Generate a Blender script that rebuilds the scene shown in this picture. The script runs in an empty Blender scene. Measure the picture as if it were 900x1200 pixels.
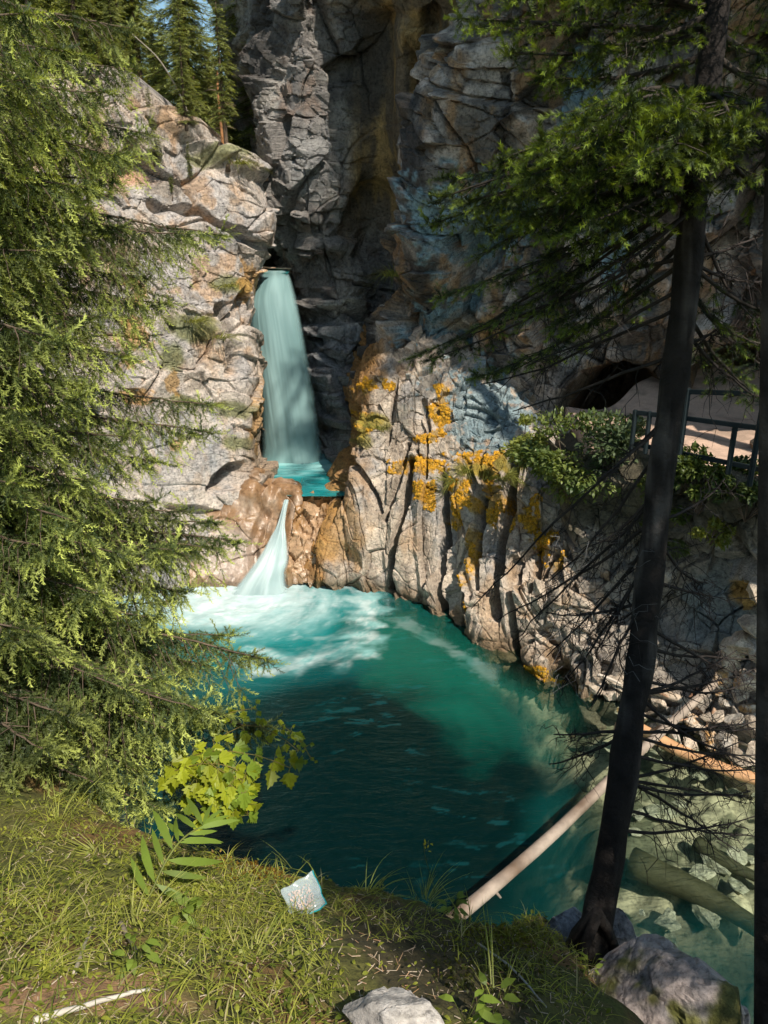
import bpy, math, random
import numpy as np
from mathutils import Vector, Matrix
random.seed(7); RNG = np.random.default_rng(11)
SC = bpy.context.scene; COL = SC.collection
R = math.radians
SUN_EL, SUN_AZ, EXPO = 50, -30, 0.4
# ---------------------------------------------------------------- camera frame
CAMZ = 9.0; PITCH = R(20); F = 900.0
CP, SP = math.cos(PITCH), math.sin(PITCH)
def at(px, py, Y):
    """world point on the photo ray (px,py of 900x1200) at world depth Y"""
    dx = (px-450)/F; dy = (600-py)/F
    t = Y/(CP+SP*dy)
    return np.array([dx*t, Y, CAMZ+(-SP+CP*dy)*t])
def atz(px, py, z):
    dx = (px-450)/F; dy = (600-py)/F
    t = (z-CAMZ)/(-SP+CP*dy)
    return np.array([dx*t, (CP+SP*dy)*t, z])
def proj(P):
    x = P[..., 0]; y = P[..., 1]; z = P[..., 2]-CAMZ
    d = y*CP-z*SP; u = y*SP+z*CP
    d = np.where(np.abs(d) < 1e-3, 1e-3, d)
    return 450+F*x/d, 600-F*u/d
# ---------------------------------------------------------------- noise
def _hash(ix, iy, iz, s):
    h = (ix.astype(np.int64)*374761393+iy.astype(np.int64)*668265263+iz.astype(np.int64)*2147483647+s*974711) & 0xffffffff
    h = ((h ^ (h >> 13))*1274126177) & 0xffffffff
    h = ((h ^ (h >> 16))*2246822519) & 0xffffffff
    h = h ^ (h >> 15)
    return (h & 0xffffff)/float(0xffffff)
def vnoise(P, s=0):
    """smooth value noise -1..1"""
    sh = P.shape[:-1]; P = P.reshape(-1, 3)
    I = np.floor(P).astype(np.int64); f = (P-I).astype(np.float32)
    f = f*f*f*(f*(f*6-15)+10)
    lo = I.min(0); n = I.max(0)-lo+2
    small = float(n[0])*float(n[1])*float(n[2]) < max(2e6, 2*len(P))
    if small:
        T = _hash(*np.meshgrid(np.arange(lo[0], lo[0]+n[0]), np.arange(lo[1], lo[1]+n[1]), np.arange(lo[2], lo[2]+n[2]), indexing='ij'), s).astype(np.float32).ravel()
        base = ((I[:, 0]-lo[0])*n[1]+(I[:, 1]-lo[1]))*n[2]+(I[:, 2]-lo[2])
    r = 0
    for a in (0, 1):
        wx = f[:, 0] if a else 1-f[:, 0]
        for b in (0, 1):
            wy = wx*(f[:, 1] if b else 1-f[:, 1])
            for c in (0, 1):
                h = T[base+(a*n[1]+b)*n[2]+c] if small else _hash(I[:, 0]+a, I[:, 1]+b, I[:, 2]+c, s)
                r = r+wy*(f[:, 2] if c else 1-f[:, 2])*h
    return (r*2-1).reshape(sh).astype(float)
def fbm(P, o=4, s=0, g=0.5, l=2.03):
    r = 0; a = 1; t = 0
    for i in range(o):
        r = r+a*vnoise(P+17.3*i, s+i); t += a; a *= g; P = P*l
    return r/t
def ridged(P, o=4, s=0):
    r = 0; a = 1; t = 0
    for i in range(o):
        r = r+a*(1-2*np.abs(vnoise(P+9.1*i, s+i))); t += a; a *= .5; P = P*2.07
    return r/t
def _lat(I, s, k):
    """hash lattice for the bounding box of I (with margin) -> flat tables and index base"""
    lo = I.reshape(-1, 3).min(0)-1; hi = I.reshape(-1, 3).max(0)+2; n = hi-lo
    gx, gy, gz = np.meshgrid(np.arange(lo[0], hi[0]), np.arange(lo[1], hi[1]), np.arange(lo[2], hi[2]), indexing='ij')
    return [_hash(gx, gy, gz, s+i).astype(np.float32).ravel() for i in range(k)], lo, n
def voro_full(P, s=0):
    """F1, F2, cell random, offset to cell point, cell gradient"""
    sh = P.shape[:-1]; P = P.reshape(-1, 3)
    I = np.floor(P).astype(np.int64); T, lo, n = _lat(I, s, 6)
    base = ((I[:, 0]-lo[0])*n[1]+(I[:, 1]-lo[1]))*n[2]+(I[:, 2]-lo[2]); fr = (P-I).astype(np.float32)
    F1 = np.full(len(P), 99., np.float32); F2 = F1.copy(); K = np.zeros(len(P), np.int64); O = np.zeros((len(P), 3), np.float32)
    for a in (-1, 0, 1):
        for b in (-1, 0, 1):
            for c in (-1, 0, 1):
                k = base+(a*n[1]+b)*n[2]+c
                x = fr[:, 0]-a-T[0][k]; y = fr[:, 1]-b-T[1][k]; z = fr[:, 2]-c-T[2][k]
                d = x*x+y*y+z*z; m = d < F1
                F2 = np.where(m, F1, np.minimum(F2, d)); F1 = np.where(m, d, F1); K = np.where(m, k, K)
                O[m, 0] = x[m]; O[m, 1] = y[m]; O[m, 2] = z[m]
    G = np.stack([T[4][K]-.5, T[5][K]-.5, T[3][K]-.5], -1)
    r = lambda q: q.reshape(sh+q.shape[1:]).astype(float)
    return r(np.sqrt(F1)), r(np.sqrt(F2)), r(T[3][K]), r(O), r(G)
def voro(P, s=0):
    return voro_full(P, s)[:3]
def sstep(a, b, x):
    t = np.clip((x-a)/(b-a), 0, 1); return t*t*(3-2*t)
def crspline(C, n):
    """resample control array C (k,...) along axis 0 to n samples (Catmull-Rom)"""
    k = len(C); t = np.linspace(0, k-1, n); i = np.clip(np.floor(t).astype(int), 0, k-2); f = t-i
    E = np.concatenate([2*C[:1]-C[1:2], C, 2*C[-1:]-C[-2:-1]])
    f = f.reshape((-1,)+(1,)*(C.ndim-1))
    p0, p1, p2, p3 = E[i], E[i+1], E[i+2], E[i+3]
    return .5*(2*p1+(-p0+p2)*f+(2*p0-5*p1+4*p2-p3)*f**2+(-p0+3*p1-3*p2+p3)*f**3)
def polydist(px, py, pts):
    d = np.full(px.shape, 1e9)
    for (x0, y0), (x1, y1) in zip(pts[:-1], pts[1:]):
        vx, vy = x1-x0, y1-y0; L = vx*vx+vy*vy+1e-9
        t = np.clip(((px-x0)*vx+(py-y0)*vy)/L, 0, 1)
        d = np.minimum(d, np.hypot(px-x0-t*vx, py-y0-t*vy))
    return d
def blob(px, py, cx, cy, rx, ry, ang=0):
    c, s = math.cos(R(ang)), math.sin(R(ang))
    u = (px-cx)*c+(py-cy)*s; v = -(px-cx)*s+(py-cy)*c
    return np.clip(1-np.sqrt((u/rx)**2+(v/ry)**2), -1, 1)
# ---------------------------------------------------------------- mesh helpers
def mesh_from(name, V, faces, cols=None, smooth=False, mat=None):
    """faces: int array (n,k) with k = 3 or 4, or a list of such arrays"""
    me = bpy.data.meshes.new(name)
    V = np.ascontiguousarray(V, dtype=np.float32).reshape(-1, 3)
    if not isinstance(faces, list): faces = [faces]
    faces = [np.asarray(f, dtype=np.int32) for f in faces if len(f)]
    nl = sum(f.size for f in faces); nf = sum(len(f) for f in faces)
    me.vertices.add(len(V)); me.vertices.foreach_set('co', V.ravel())
    me.loops.add(nl); me.loops.foreach_set('vertex_index', np.concatenate([f.ravel() for f in faces]))
    me.polygons.add(nf)
    tot = np.concatenate([np.full(len(f), f.shape[1], dtype=np.int32) for f in faces])
    st = np.concatenate([[0], np.cumsum(tot)[:-1]]).astype(np.int32)
    me.polygons.foreach_set('loop_start', st)
    try: me.polygons.foreach_set('loop_total', tot)
    except Exception: pass
    if smooth: me.polygons.foreach_set('use_smooth', np.ones(nf, dtype=bool))
    else: me.polygons.foreach_set('use_smooth', np.zeros(nf, dtype=bool))
    me.update(calc_edges=True)
    if cols is not None:
        c = np.ones((len(V), 4), dtype=np.float32); c[:, :cols.reshape(len(V), -1).shape[1]] = cols.reshape(len(V), -1)
        a = me.color_attributes.new('Col', 'FLOAT_COLOR', 'POINT'); a.data.foreach_set('color', c.ravel())
    if mat: me.materials.append(mat)
    return me
def fattr(me, name, arr):
    a = me.attributes.new(name, 'FLOAT', 'POINT'); a.data.foreach_set('value', np.ascontiguousarray(arr, dtype=np.float32).ravel())
def obj(name, me, parent=None, label=None, cat=None, group=None, kind=None):
    o = bpy.data.objects.new(name, me); COL.objects.link(o)
    if parent: o.parent = parent
    tag(o, label, cat, group, kind); return o
def tag(o, label=None, cat=None, group=None, kind=None):
    if label: o['label'] = label
    if cat: o['category'] = cat
    if group: o['group'] = group
    if kind: o['kind'] = kind
def empty(name, loc, label=None, cat=None, group=None, kind=None):
    o = bpy.data.objects.new(name, None); COL.objects.link(o); o.location = tuple(float(v) for v in loc)
    o.empty_display_size = .2
    tag(o, label, cat, group, kind); return o
def grid_faces(n, m, off=0):
    a = (np.arange(n-1)[:, None]*m+np.arange(m-1)[None]).ravel()+off
    return np.stack([a, a+1, a+m+1, a+m], 1)
def grid_normals(P):
    du = np.gradient(P, axis=1); dv = np.gradient(P, axis=0)
    n = np.cross(dv, du); n /= np.linalg.norm(n, axis=-1, keepdims=True)+1e-9
    return n
def tube(path, rad, seg=8, cap=True):
    """path (n,3), rad (n,) -> V, faces list"""
    path = np.asarray(path, float); rad = np.broadcast_to(np.asarray(rad, float), (len(path),))
    T = np.gradient(path, axis=0); T /= np.linalg.norm(T, axis=1, keepdims=True)+1e-9
    up = np.array([0, 0, 1.]) if abs(T[0, 2]) < .9 else np.array([1., 0, 0])
    A = np.cross(T, up); A /= np.linalg.norm(A, axis=1, keepdims=True)+1e-9
    B = np.cross(A, T)
    th = np.linspace(0, 2*math.pi, seg, endpoint=False)
    V = path[:, None]+rad[:, None, None]*(np.cos(th)[None, :, None]*A[:, None]+np.sin(th)[None, :, None]*B[:, None])
    n = len(path); fs = []
    i = np.arange(n-1)[:, None]*seg; j = np.arange(seg)[None]; j2 = (j+1) % seg
    fs.append(np.stack([(i+j).ravel(), (i+j2).ravel(), (i+seg+j2).ravel(), (i+seg+j).ravel()], 1))
    V = V.reshape(-1, 3)
    if cap:
        c0 = len(V); V = np.concatenate([V, path[:1], path[-1:]])
        jj = np.arange(seg); jn = (jj+1) % seg
        fs.append(np.stack([np.full(seg, c0), jn, jj], 1)); fs.append(np.stack([np.full(seg, c0+1), (n-1)*seg+jj, (n-1)*seg+jn], 1))
    return V, fs
class MB:
    """collects pieces into ONE mesh"""
    def __init__(s): s.V = []; s.Q = []; s.T = []; s.C = []; s.n = 0
    def add(s, V, fs, col=None):
        V = np.asarray(V, float).reshape(-1, 3)
        for f in (fs if isinstance(fs, list) else [fs]):
            if len(f): (s.Q if f.shape[1] == 4 else s.T).append(np.asarray(f)+s.n)
        s.V.append(V); c = np.ones((len(V), 3)) if col is None else np.broadcast_to(np.asarray(col, float), (len(V), 3))
        s.C.append(c); s.n += len(V)
    def tube(s, path, rad, seg=6, col=None, cap=True):
        V, fs = tube(path, rad, seg, cap); s.add(V, fs, col)
    def build(s, name, mat, smooth=True):
        V = np.concatenate(s.V); C = np.concatenate(s.C); fs = []
        if s.Q: fs.append(np.concatenate(s.Q))
        if s.T: fs.append(np.concatenate(s.T))
        return mesh_from(name, V, fs, C, smooth, mat)
# ---------------------------------------------------------------- materials
def newmat(name):
    m = bpy.data.materials.new(name); m.use_nodes = True; nt = m.node_tree
    for n in list(nt.nodes): nt.nodes.remove(n)
    return m, nt, nt.nodes, nt.links
def N(ns, t, **k):
    n = ns.new(t)
    for a, v in k.items():
        if a in n.inputs.keys() if isinstance(a, str) else False: n.inputs[a].default_value = v
        else: setattr(n, a, v)
    return n
def noise_node(ns, ls, vec, scale, detail=4, rough=.55, dist=0):
    n = ns.new('ShaderNodeTexNoise'); n.inputs['Scale'].default_value = scale; n.inputs['Detail'].default_value = detail
    n.inputs['Roughness'].default_value = rough; n.inputs['Distortion'].default_value = dist
    ls.new(vec, n.inputs['Vector']); return n
def ramp(ns, ls, fac, stops):
    r = ns.new('ShaderNodeValToRGB'); e = r.color_ramp.elements
    e[0].position = stops[0][0]; e[0].color = (*stops[0][1], 1)
    e[1].position = stops[-1][0]; e[1].color = (*stops[-1][1], 1)
    for p, c in stops[1:-1]:
        k = e.new(p); k.color = (*c, 1)
    ls.new(fac, r.inputs['Fac']); return r
def mulcol(ns, ls, a, b, mode='MULTIPLY', fac=1.0):
    m = ns.new('ShaderNodeMix'); m.data_type = 'RGBA'; m.blend_type = mode
    if isinstance(fac, float): m.inputs[0].default_value = fac
    else: ls.new(fac, m.inputs[0])
    for s, v in ((6, a), (7, b)):
        if isinstance(v, tuple): m.inputs[s].default_value = (*v, 1)
        else: ls.new(v, m.inputs[s])
    return m.outputs[2]
def rock_mat(name, scale=1.0, bump=1.0, rough=.85, strata=0.0, contrast=1.0, spec=.3):
    m, nt, ns, ls = newmat(name)
    out = ns.new('ShaderNodeOutputMaterial'); b = ns.new('ShaderNodeBsdfPrincipled'); ls.new(b.outputs[0], out.inputs[0])
    tc = ns.new('ShaderNodeTexCoord'); v = tc.outputs['Object']
    at_ = ns.new('ShaderNodeAttribute'); at_.attribute_name = 'Col'
    n1 = noise_node(ns, ls, v, 3.5*scale, 5, .75)
    n2 = noise_node(ns, ls, v, 14*scale, 4, .75)
    c = contrast
    r1 = ramp(ns, ls, n1.outputs[0], [(.3, (1-.42*c,)*3), (.5, (1, .99, .97)), (.72, (1+.35*c, 1+.33*c, 1+.30*c))])
    r2 = ramp(ns, ls, n2.outputs[0], [(.28, (1-.6*c, 1-.6*c, 1-.58*c)), (.47, (1, 1, 1)), (.7, (1+.22*c,)*3)])
    x = mulcol(ns, ls, at_.outputs['Color'], r1.outputs[0]); x = mulcol(ns, ls, x, r2.outputs[0]);
    ls.new(x, b.inputs['Base Color'])
    b.inputs['Roughness'].default_value = rough; b.inputs['Specular IOR Level'].default_value = spec
    # bump: cracks + grain
    mp = ns.new('ShaderNodeMapping'); mp.inputs['Scale'].default_value = (1, 1, 1+2.0*strata); ls.new(v, mp.inputs[0])
    mp.inputs['Rotation'].default_value = (R(8), R(-12), 0)
    s1 = noise_node(ns, ls, mp.outputs[0], 4.5*scale, 6, .78)
    bp = ns.new('ShaderNodeBump'); bp.inputs['Strength'].default_value = .9*bump; bp.inputs['Distance'].default_value = .10*bump/scale
    ls.new(s1.outputs[0], bp.inputs['Height']); ls.new(bp.outputs[0], b.inputs['Normal'])
    return m
def attr_mat(name, rough=.7, spec=.3, trans=0.0, bump=0, bscale=30, var=.25, vscale=3):
    m, nt, ns, ls = newmat(name)
    out = ns.new('ShaderNodeOutputMaterial'); b = ns.new('ShaderNodeBsdfPrincipled')
    at_ = ns.new('ShaderNodeAttribute'); at_.attribute_name = 'Col'
    tc = ns.new('ShaderNodeTexCoord')
    n1 = noise_node(ns, ls, tc.outputs['Object'], vscale, 4)
    r1 = ramp(ns, ls, n1.outputs[0], [(.3, (1-var,)*3), (.7, (1+var,)*3)])
    x = mulcol(ns, ls, at_.outputs['Color'], r1.outputs[0])
    ls.new(x, b.inputs['Base Color']); b.inputs['Roughness'].default_value = rough; b.inputs['Specular IOR Level'].default_value = spec
    if bump:
        nb = noise_node(ns, ls, tc.outputs['Object'], bscale, 5, .65); bp = ns.new('ShaderNodeBump'); bp.inputs['Strength'].default_value = bump; bp.inputs['Distance'].default_value = .02
        ls.new(nb.outputs[0], bp.inputs['Height']); ls.new(bp.outputs[0], b.inputs['Normal'])
    if trans > 0:
        t = ns.new('ShaderNodeBsdfTranslucent'); ty = mulcol(ns, ls, x, (1.35, 1.25, .5)); ls.new(ty, t.inputs[0])
        mx = ns.new('ShaderNodeMixShader'); mx.inputs[0].default_value = trans
        ls.new(b.outputs[0], mx.inputs[1]); ls.new(t.outputs[0], mx.inputs[2]); ls.new(mx.outputs[0], out.inputs[0])
    else: ls.new(b.outputs[0], out.inputs[0])
    return m
M_ROCK = rock_mat('limestone', 1.0, 1.0, strata=.6, contrast=1.15)
M_COLUMN = rock_mat('column_limestone', 1.1, .9, strata=.2)
M_DARKROCK = rock_mat('shade_toned_limestone', .8, 1.2, strata=1.0)  # for rock whose vertex colours carry painted shade
M_WETROCK = rock_mat('polished_wet_rock', 1.0, .45, rough=.35, contrast=.6, spec=.6)
M_STONE = rock_mat('boulder_stone', 2.2, .7)
M_BED = rock_mat('pool_bed_stone', .8, .3, contrast=.8)
M_SOIL = rock_mat('soil', 4.0, .8, contrast=.9)
M_DIRT = rock_mat('trail_dirt', 2.0, .25, contrast=.35)
M_NEEDLE = attr_mat('spruce_needles', .5, .3, .35, var=.2, vscale=2)
M_LEAF = attr_mat('broad_leaves', .45, .35, .45, var=.15, vscale=6)
M_GRASS = attr_mat('grass_blades', .5, .3, .4, var=.3, vscale=5)
M_BARK = attr_mat('bark', .9, .2, bump=1.0, bscale=25, var=.45, vscale=9)
M_WOOD = attr_mat('driftwood', .7, .3, bump=.5, bscale=18, var=.2, vscale=6)
M_MOSS = attr_mat('moss', .95, .1, bump=1.0, bscale=60, var=.5, vscale=14)
M_METAL = attr_mat('painted_steel', .75, .25, var=.1)
# ================================================================ cliffs
SURF = []
def surf(px, py, Y):
    """nearest built rock surface seen through (px,py); falls back to depth Y"""
    best = None
    for V, X, Y_ in SURF:
        m = (np.abs(X-px) < 3.5)&(np.abs(Y_-py) < 3.5)
        if m.any():
            q = V[m]; d = q[:, 1]; i = np.argmin(d)
            if d[i] > 5 and (best is None or d[i] < best[1]): best = q[i]
    return at(px, py, Y) if best is None else best.copy()
def sheet(rows, n, m, disp=None, color=None, skirt=3.0, back=(0, 1, -.05)):
    """rows: control net of (px,py,Y) -> displaced grid with a deep back skirt"""
    C = np.array([[at(*p) if len(p) == 3 else np.array(p[1:4]) for p in r] for r in rows])
    P = crspline(C, n); P = crspline(P.transpose(1, 0, 2), m).transpose(1, 0, 2)
    Nn = grid_normals(P)
    tocam = np.array([0, 0, CAMZ])-P
    flip = np.sign((Nn*tocam).sum(-1).mean()); Nn = Nn*flip
    px, py = proj(P)
    D = disp(P, px, py) if disp is not None else 0
    if isinstance(D, tuple): D, E = D; Q = P+Nn*D[..., None]+E
    else: Q = P+Nn*D[..., None]
    c = color(Q, px, py, D) if color is not None else np.ones(Q.shape)*.3
    V = Q.reshape(-1, 3); faces = [grid_faces(n, m)]
    if flip < 0: faces = [f[:, ::-1] for f in faces]
    SURF.append((V, *proj(V)))
    # skirt
    idx = np.concatenate([np.arange(m), np.arange(1, n)*m+m-1, (n-1)*m+np.arange(m-2, -1, -1), np.arange(n-2, 0, -1)*m])
    k = len(V); b = V[idx]+np.array(back)*skirt; V = np.concatenate([V, b]); L = len(idx)
    j = np.arange(L); j2 = (j+1) % L
    faces.append(np.stack([idx[j], k+j, k+j2, idx[j2]], 1))
    cc = np.concatenate([c.reshape(-1, 3), c.reshape(-1, 3)[idx]])
    return V, faces, np.clip(cc, .004, .9)
def blocks(P, scale, amp, gap, s=0, warp=.14, gapw=.045, tilt=(8, -14)):
    """angular broken rock: every cell is its own tilted plane, stepped from its neighbours"""
    ca, sa, cb, sb = math.cos(R(tilt[0])), math.sin(R(tilt[0])), math.cos(R(tilt[1])), math.sin(R(tilt[1]))
    M = np.array([[1, 0, 0], [0, ca, -sa], [0, sa, ca]])@np.array([[cb, 0, sb], [0, 1, 0], [-sb, 0, cb]])
    W = P@M.T
    W = W+warp/max(scale)*np.stack([fbm(W*max(scale)*.9, 2, s+5), fbm(W*max(scale)*.9+31, 2, s+6), fbm(W*max(scale)*.9+57, 2, s+7)], -1)
    f1, f2, c, O, G = voro_full(W*np.array(scale), s)
    return amp*((c-.5)*.75+1.5*(O*G).sum(-1))-gap*.6*(1-sstep(0, gapw, f2-f1))
def lerp(a, b, t): return a+(b-a)*t[..., None]
def c3(*v): return np.array(v, float)
# ---- left cliff
def d_left(P, px, py):
    d = blocks(P, (.42, .42, .62), .72, .25, 1, tilt=(14, -24))+blocks(P, (1.2, 1.2, 2.6), .15, .08, 9, tilt=(14, -24))
    d += .15*fbm(P*.8, 3, 3)+.03*ridged(P*3.5, 3, 21)
    smooth = sstep(425, 500, py)*sstep(80, 140, px)*(1-sstep(268, 296, px+.12*(py-520)))  # smooth polished face
    d = d*(1-.86*smooth)+.04*smooth*fbm(P*np.array([1, 1, 3]), 3, 71)
    # pothole at (262,560) and slit (235,600)
    h = sstep(.0, .45, blob(px, py, 268, 560, 26, 13, -38)+.15+.15*vnoise(P*2.5))
    d -= .9*h
    d -= .35*sstep(.1, .7, blob(px, py, 232, 600, 34, 7, 6)+.3+.2*vnoise(P*3))
    # dark cleft (265-285, 380-440)
    d -= .6*(1-sstep(2, 9, polydist(px, py, [(258, 362), (268, 400), (272, 436)])+5*vnoise(P*3)))
    d += .45*sstep(.0, .4, blob(px, py, 250, 180, 90, 18, 30))
    d -= .9*sstep(.1, .6, blob(px, py, 62, 160, 26, 50, 10)+.2)
    d -= .45*(1-sstep(2, 8, polydist(px, py, [(185, 240), (235, 250), (292, 285)])+6*vnoise(P*2)))
    return d
def col_left(P, px, py, D):
    n = fbm(P*1.1, 4, 40); n2 = fbm(P*3, 4, 44); n3 = fbm(P*np.array([3, 3, .7]), 4, 46)
    c = lerp(np.broadcast_to(c3(.50, .43, .375), P.shape), c3(.39, .36, .345), sstep(-.2, .3, n))
    c = lerp(c, c3(.50, .37, .27), sstep(.1, .4, n2)*.5); c = lerp(c, c3(.20, .16, .12), sstep(.15, .4, fbm(P*1.3, 5, 51, g=.65))*.65*sstep(520, 430, py))
    c = lerp(c, c3(.46, .27, .13), sstep(.15, .45, fbm(P*1.7, 3, 48))*.55*sstep(480, 400, py))
    c = lerp(c, c3(.52, .30, .19), sstep(.0, .6, blob(px, py, 135, 198, 50, 14, 12)+.3)*.9)
    # grey vertical streaks on smooth face
    c = lerp(c, c3(.30, .32, .34), sstep(.1, .5, n3)*.55*sstep(440, 500, py))
    # mossy/grassy patches
    mo = np.zeros(px.shape)
    for (x, y, rx, ry) in ((225, 385, 45, 22), (215, 470, 26, 10), (270, 335, 34, 14), (275, 480, 30, 14), (245, 190, 40, 12), (285, 190, 20, 10), (200, 420, 22, 26), (280, 520, 22, 12)):
        mo = np.maximum(mo, sstep(.1, .5, blob(px, py, x, y, rx, ry, 8)+.35*n2))
    c = lerp(c, c3(.13, .145, .035), mo*.75)
    li = np.zeros(px.shape)
    for (x, y, rx, ry) in ((165, 340, 16, 22), (158, 400, 26, 34), (165, 62, 22, 10), (145, 48, 18, 8), (208, 522, 9, 12), (160, 465, 22, 9), (198, 445, 16, 18), (285, 330, 20, 26), (300, 480, 12, 50)):
        li = np.maximum(li, sstep(.15, .4, blob(px, py, x, y, rx, ry)+.9*n2+.3*fbm(P*8, 2, 49)))
    c = lerp(c, c3(.46, .25, .06), li*.7)
    br = sstep(285, 305, px+.05*(py-400))*sstep(330, 380, py)
    c = lerp(c, c3(.20, .125, .06), br*.7)
    c = lerp(c, c3(.10, .08, .06), sstep(.5, -.1, P[..., 2])*.8)
    return c
rows = [
 [(-420,-60,11),(-300,-60,13),(-100,-10,16),(60,70,18.6),(150,92,20.8),(225,165,22.5),(285,200,23.6),(300,212,26),(290,212,30)],
 [(-420,130,10.5),(-300,150,12.5),(-100,180,14.8),(60,200,17.6),(160,215,20.2),(235,225,21.8),(292,262,23.0),(306,270,26),(300,270,30)],
 [(-420,280,10.2),(-300,290,12),(-100,300,14.2),(60,310,17),(160,320,19.4),(225,325,20.8),(288,322,23.0),(296,318,26),(292,318,30)],
 [(-420,420,10),(-300,420,11.8),(-100,430,14),(60,430,16.7),(160,430,18.9),(232,430,20.2),(286,405,21.5),(298,410,25),(295,410,28)],
 [(-420,530,10),(-300,530,11.6),(-100,530,13.8),(60,530,16.5),(160,530,18.6),(238,535,19.8),(296,530,21.2),(308,530,25),(305,530,28)],
 [(-420,640,10),(-300,630,11.5),(-100,620,13.7),(60,620,16.3),(150,625,18.2),(235,625,19.4),(300,600,21.0),(322,590,25),(318,590,28)],
 [(-420,760,10.5),(-300,740,12),(-100,720,14),(60,700,16.6),(150,694,18.3),(235,690,19.0),(300,680,21),(330,650,25),(330,650,28)],
 [(-420,900,10.5),(-300,850,12),(-100,800,14),(60,760,16.6),(150,745,18.3),(235,735,19.0),(300,720,21),(330,700,25),(330,700,28)],
]
V, fs, cc = sheet(rows, 520, 560, d_left, col_left)
obj('left_cliff', mesh_from('left_cliff', V, fs, cc, False, M_ROCK), label='sunlit pale limestone cliff left of the waterfall, behind the big spruce', cat='cliff', kind='structure')
# ---- central dark cliff
def d_cen(P, px, py):
    up = sstep(380, 250, py)*sstep(395, 440, px)     # smooth scoop
    d = blocks(P, (.45, .45, .28), .85, .25, 101)+blocks(P, (1.1, 1.1, .9), .36, .12, 109)+blocks(P, (2.6, 2.6, 3.4), .14, .05, 113)
    st = blocks(P*np.array([1, 1, 1])+0, (.35, .35, 2.2), .5, .2, 121)
    low = sstep(300, 350, py)
    d = d*(1-.82*up)*(1-.55*low)+st*low*.9
    d += .35*fbm(P*.5, 3, 103)
    # the dark hollow right of the prow and smooth flutes
    d -= .55*sstep(0, .8, blob(px, py, 432, 268, 36, 46)+.2+.15*vnoise(P*1.5))
    d -= .55*(1-sstep(6, 34, polydist(px, py, [(445, 40), (430, 150), (440, 230)])))*up
    d += .5*(1-sstep(4, 20, polydist(px, py, [(468, 40), (475, 130), (490, 260), (480, 330)])))
    d -= .5*(1-sstep(4, 16, polydist(px, py, [(505, 20), (500, 120), (512, 190)])))
    d += .12*fbm(P*np.array([2.5, 2.5, .5]), 4, 131)*up
    # ledges
    for y0, a in ((282, .5), (352, .45), (380, .35)):
        d += a*sstep(y0-3, y0+3, py+4*vnoise(P*1.2))*sstep(y0+24, y0+4, py)*sstep(335, 350, px)*sstep(440, 410, px)
    return d
def col_cen(P, px, py, D):
    n = fbm(P*.9, 4, 140); n2 = fbm(P*np.array([2.2, 2.2, .45]), 4, 144); n3 = fbm(P*2.5, 4, 147)
    c = lerp(np.broadcast_to(c3(.24, .22, .205), P.shape), c3(.48, .44, .395), sstep(-.05, .4, n))  # shade of the overhanging wall is put into the rock colour
    c = lerp(c, c3(.24, .15, .10), sstep(.1, .45, n3)*.5)
    c = lerp(c, c3(.34, .33, .32), sstep(.1, .5, blob(px, py, 372, 190, 36, 60)+.5*n3)*.8)
    c = lerp(c, c3(.30, .32, .34), sstep(.0, .4, blob(px, py, 385, 430, 60, 70)+.4*n3)*.5)
    up = sstep(330, 240, py)*sstep(400, 425, px)
    oc = lerp(np.broadcast_to(c3(.20, .15, .095), P.shape), c3(.46, .30, .12), sstep(-.1, .35, n2))
    oc = lerp(oc, c3(.62, .27, .06), sstep(.0, .5, blob(px, py, 512, 110, 16, 70, -8)+.4*n2))
    c = lerp(c, oc, up)
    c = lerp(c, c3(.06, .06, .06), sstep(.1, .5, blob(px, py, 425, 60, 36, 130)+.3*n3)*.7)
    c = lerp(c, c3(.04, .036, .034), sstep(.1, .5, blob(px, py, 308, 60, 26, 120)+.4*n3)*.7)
    c = lerp(c, c3(.10, .09, .08), sstep(.0, .5, blob(px, py, 425, 320, 60, 40)+.2*n3)*.5)  # shade of the hollow, also painted into the colour
    return c
rows = [
 [(255,-260,31),(268,-260,27),(340,-260,23.2),(400,-260,23),(460,-260,21.5),(540,-260,21),(640,-260,22)],
 [(262,-100,31),(276,-100,27),(340,-100,23.6),(400,-100,23.6),(460,-100,22.4),(540,-100,22),(640,-100,22.5)],
 [(272,60,31),(284,60,27),(342,60,24.2),(400,60,24.6),(460,60,24.2),(530,60,23.8),(630,60,23.6)],
 [(282,180,31),(293,180,27),(345,180,24.5),(400,180,25.0),(460,180,25.0),(530,180,24.6),(620,180,25)],
 [(294,262,31),(298,262,27),(345,266,25),(400,266,25.2),(450,266,26.2),(520,266,25.6),(600,266,26)],
 [(330,300,31),(334,300,28),(346,300,25.6),(400,300,25.4),(450,310,26.6),(520,310,26.0),(600,310,26)],
 [(334,340,30),(340,340,27),(358,340,26.0),(400,350,25.2),(445,360,26.4),(500,360,26),(600,360,26)],
 [(348,420,29),(358,420,26.4),(374,420,25.2),(405,420,24.4),(445,430,25.2),(500,430,25.5),(600,430,25.5)],
 [(366,500,28),(378,500,25.8),(392,500,25.0),(410,500,24.2),(440,500,24.6),(500,500,25),(600,500,25)],
 [(378,620,27.5),(392,620,25),(404,620,24.2),(415,620,23.8),(440,620,24),(500,620,24.5),(600,620,25)],
]
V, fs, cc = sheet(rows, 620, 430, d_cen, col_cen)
obj('central_cliff', mesh_from('central_cliff', V, fs, cc, False, M_DARKROCK), label='towering cliff coloured dark for its shade, standing right of the waterfall, cut off by the top of the photo', cat='cliff', kind='structure')
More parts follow.
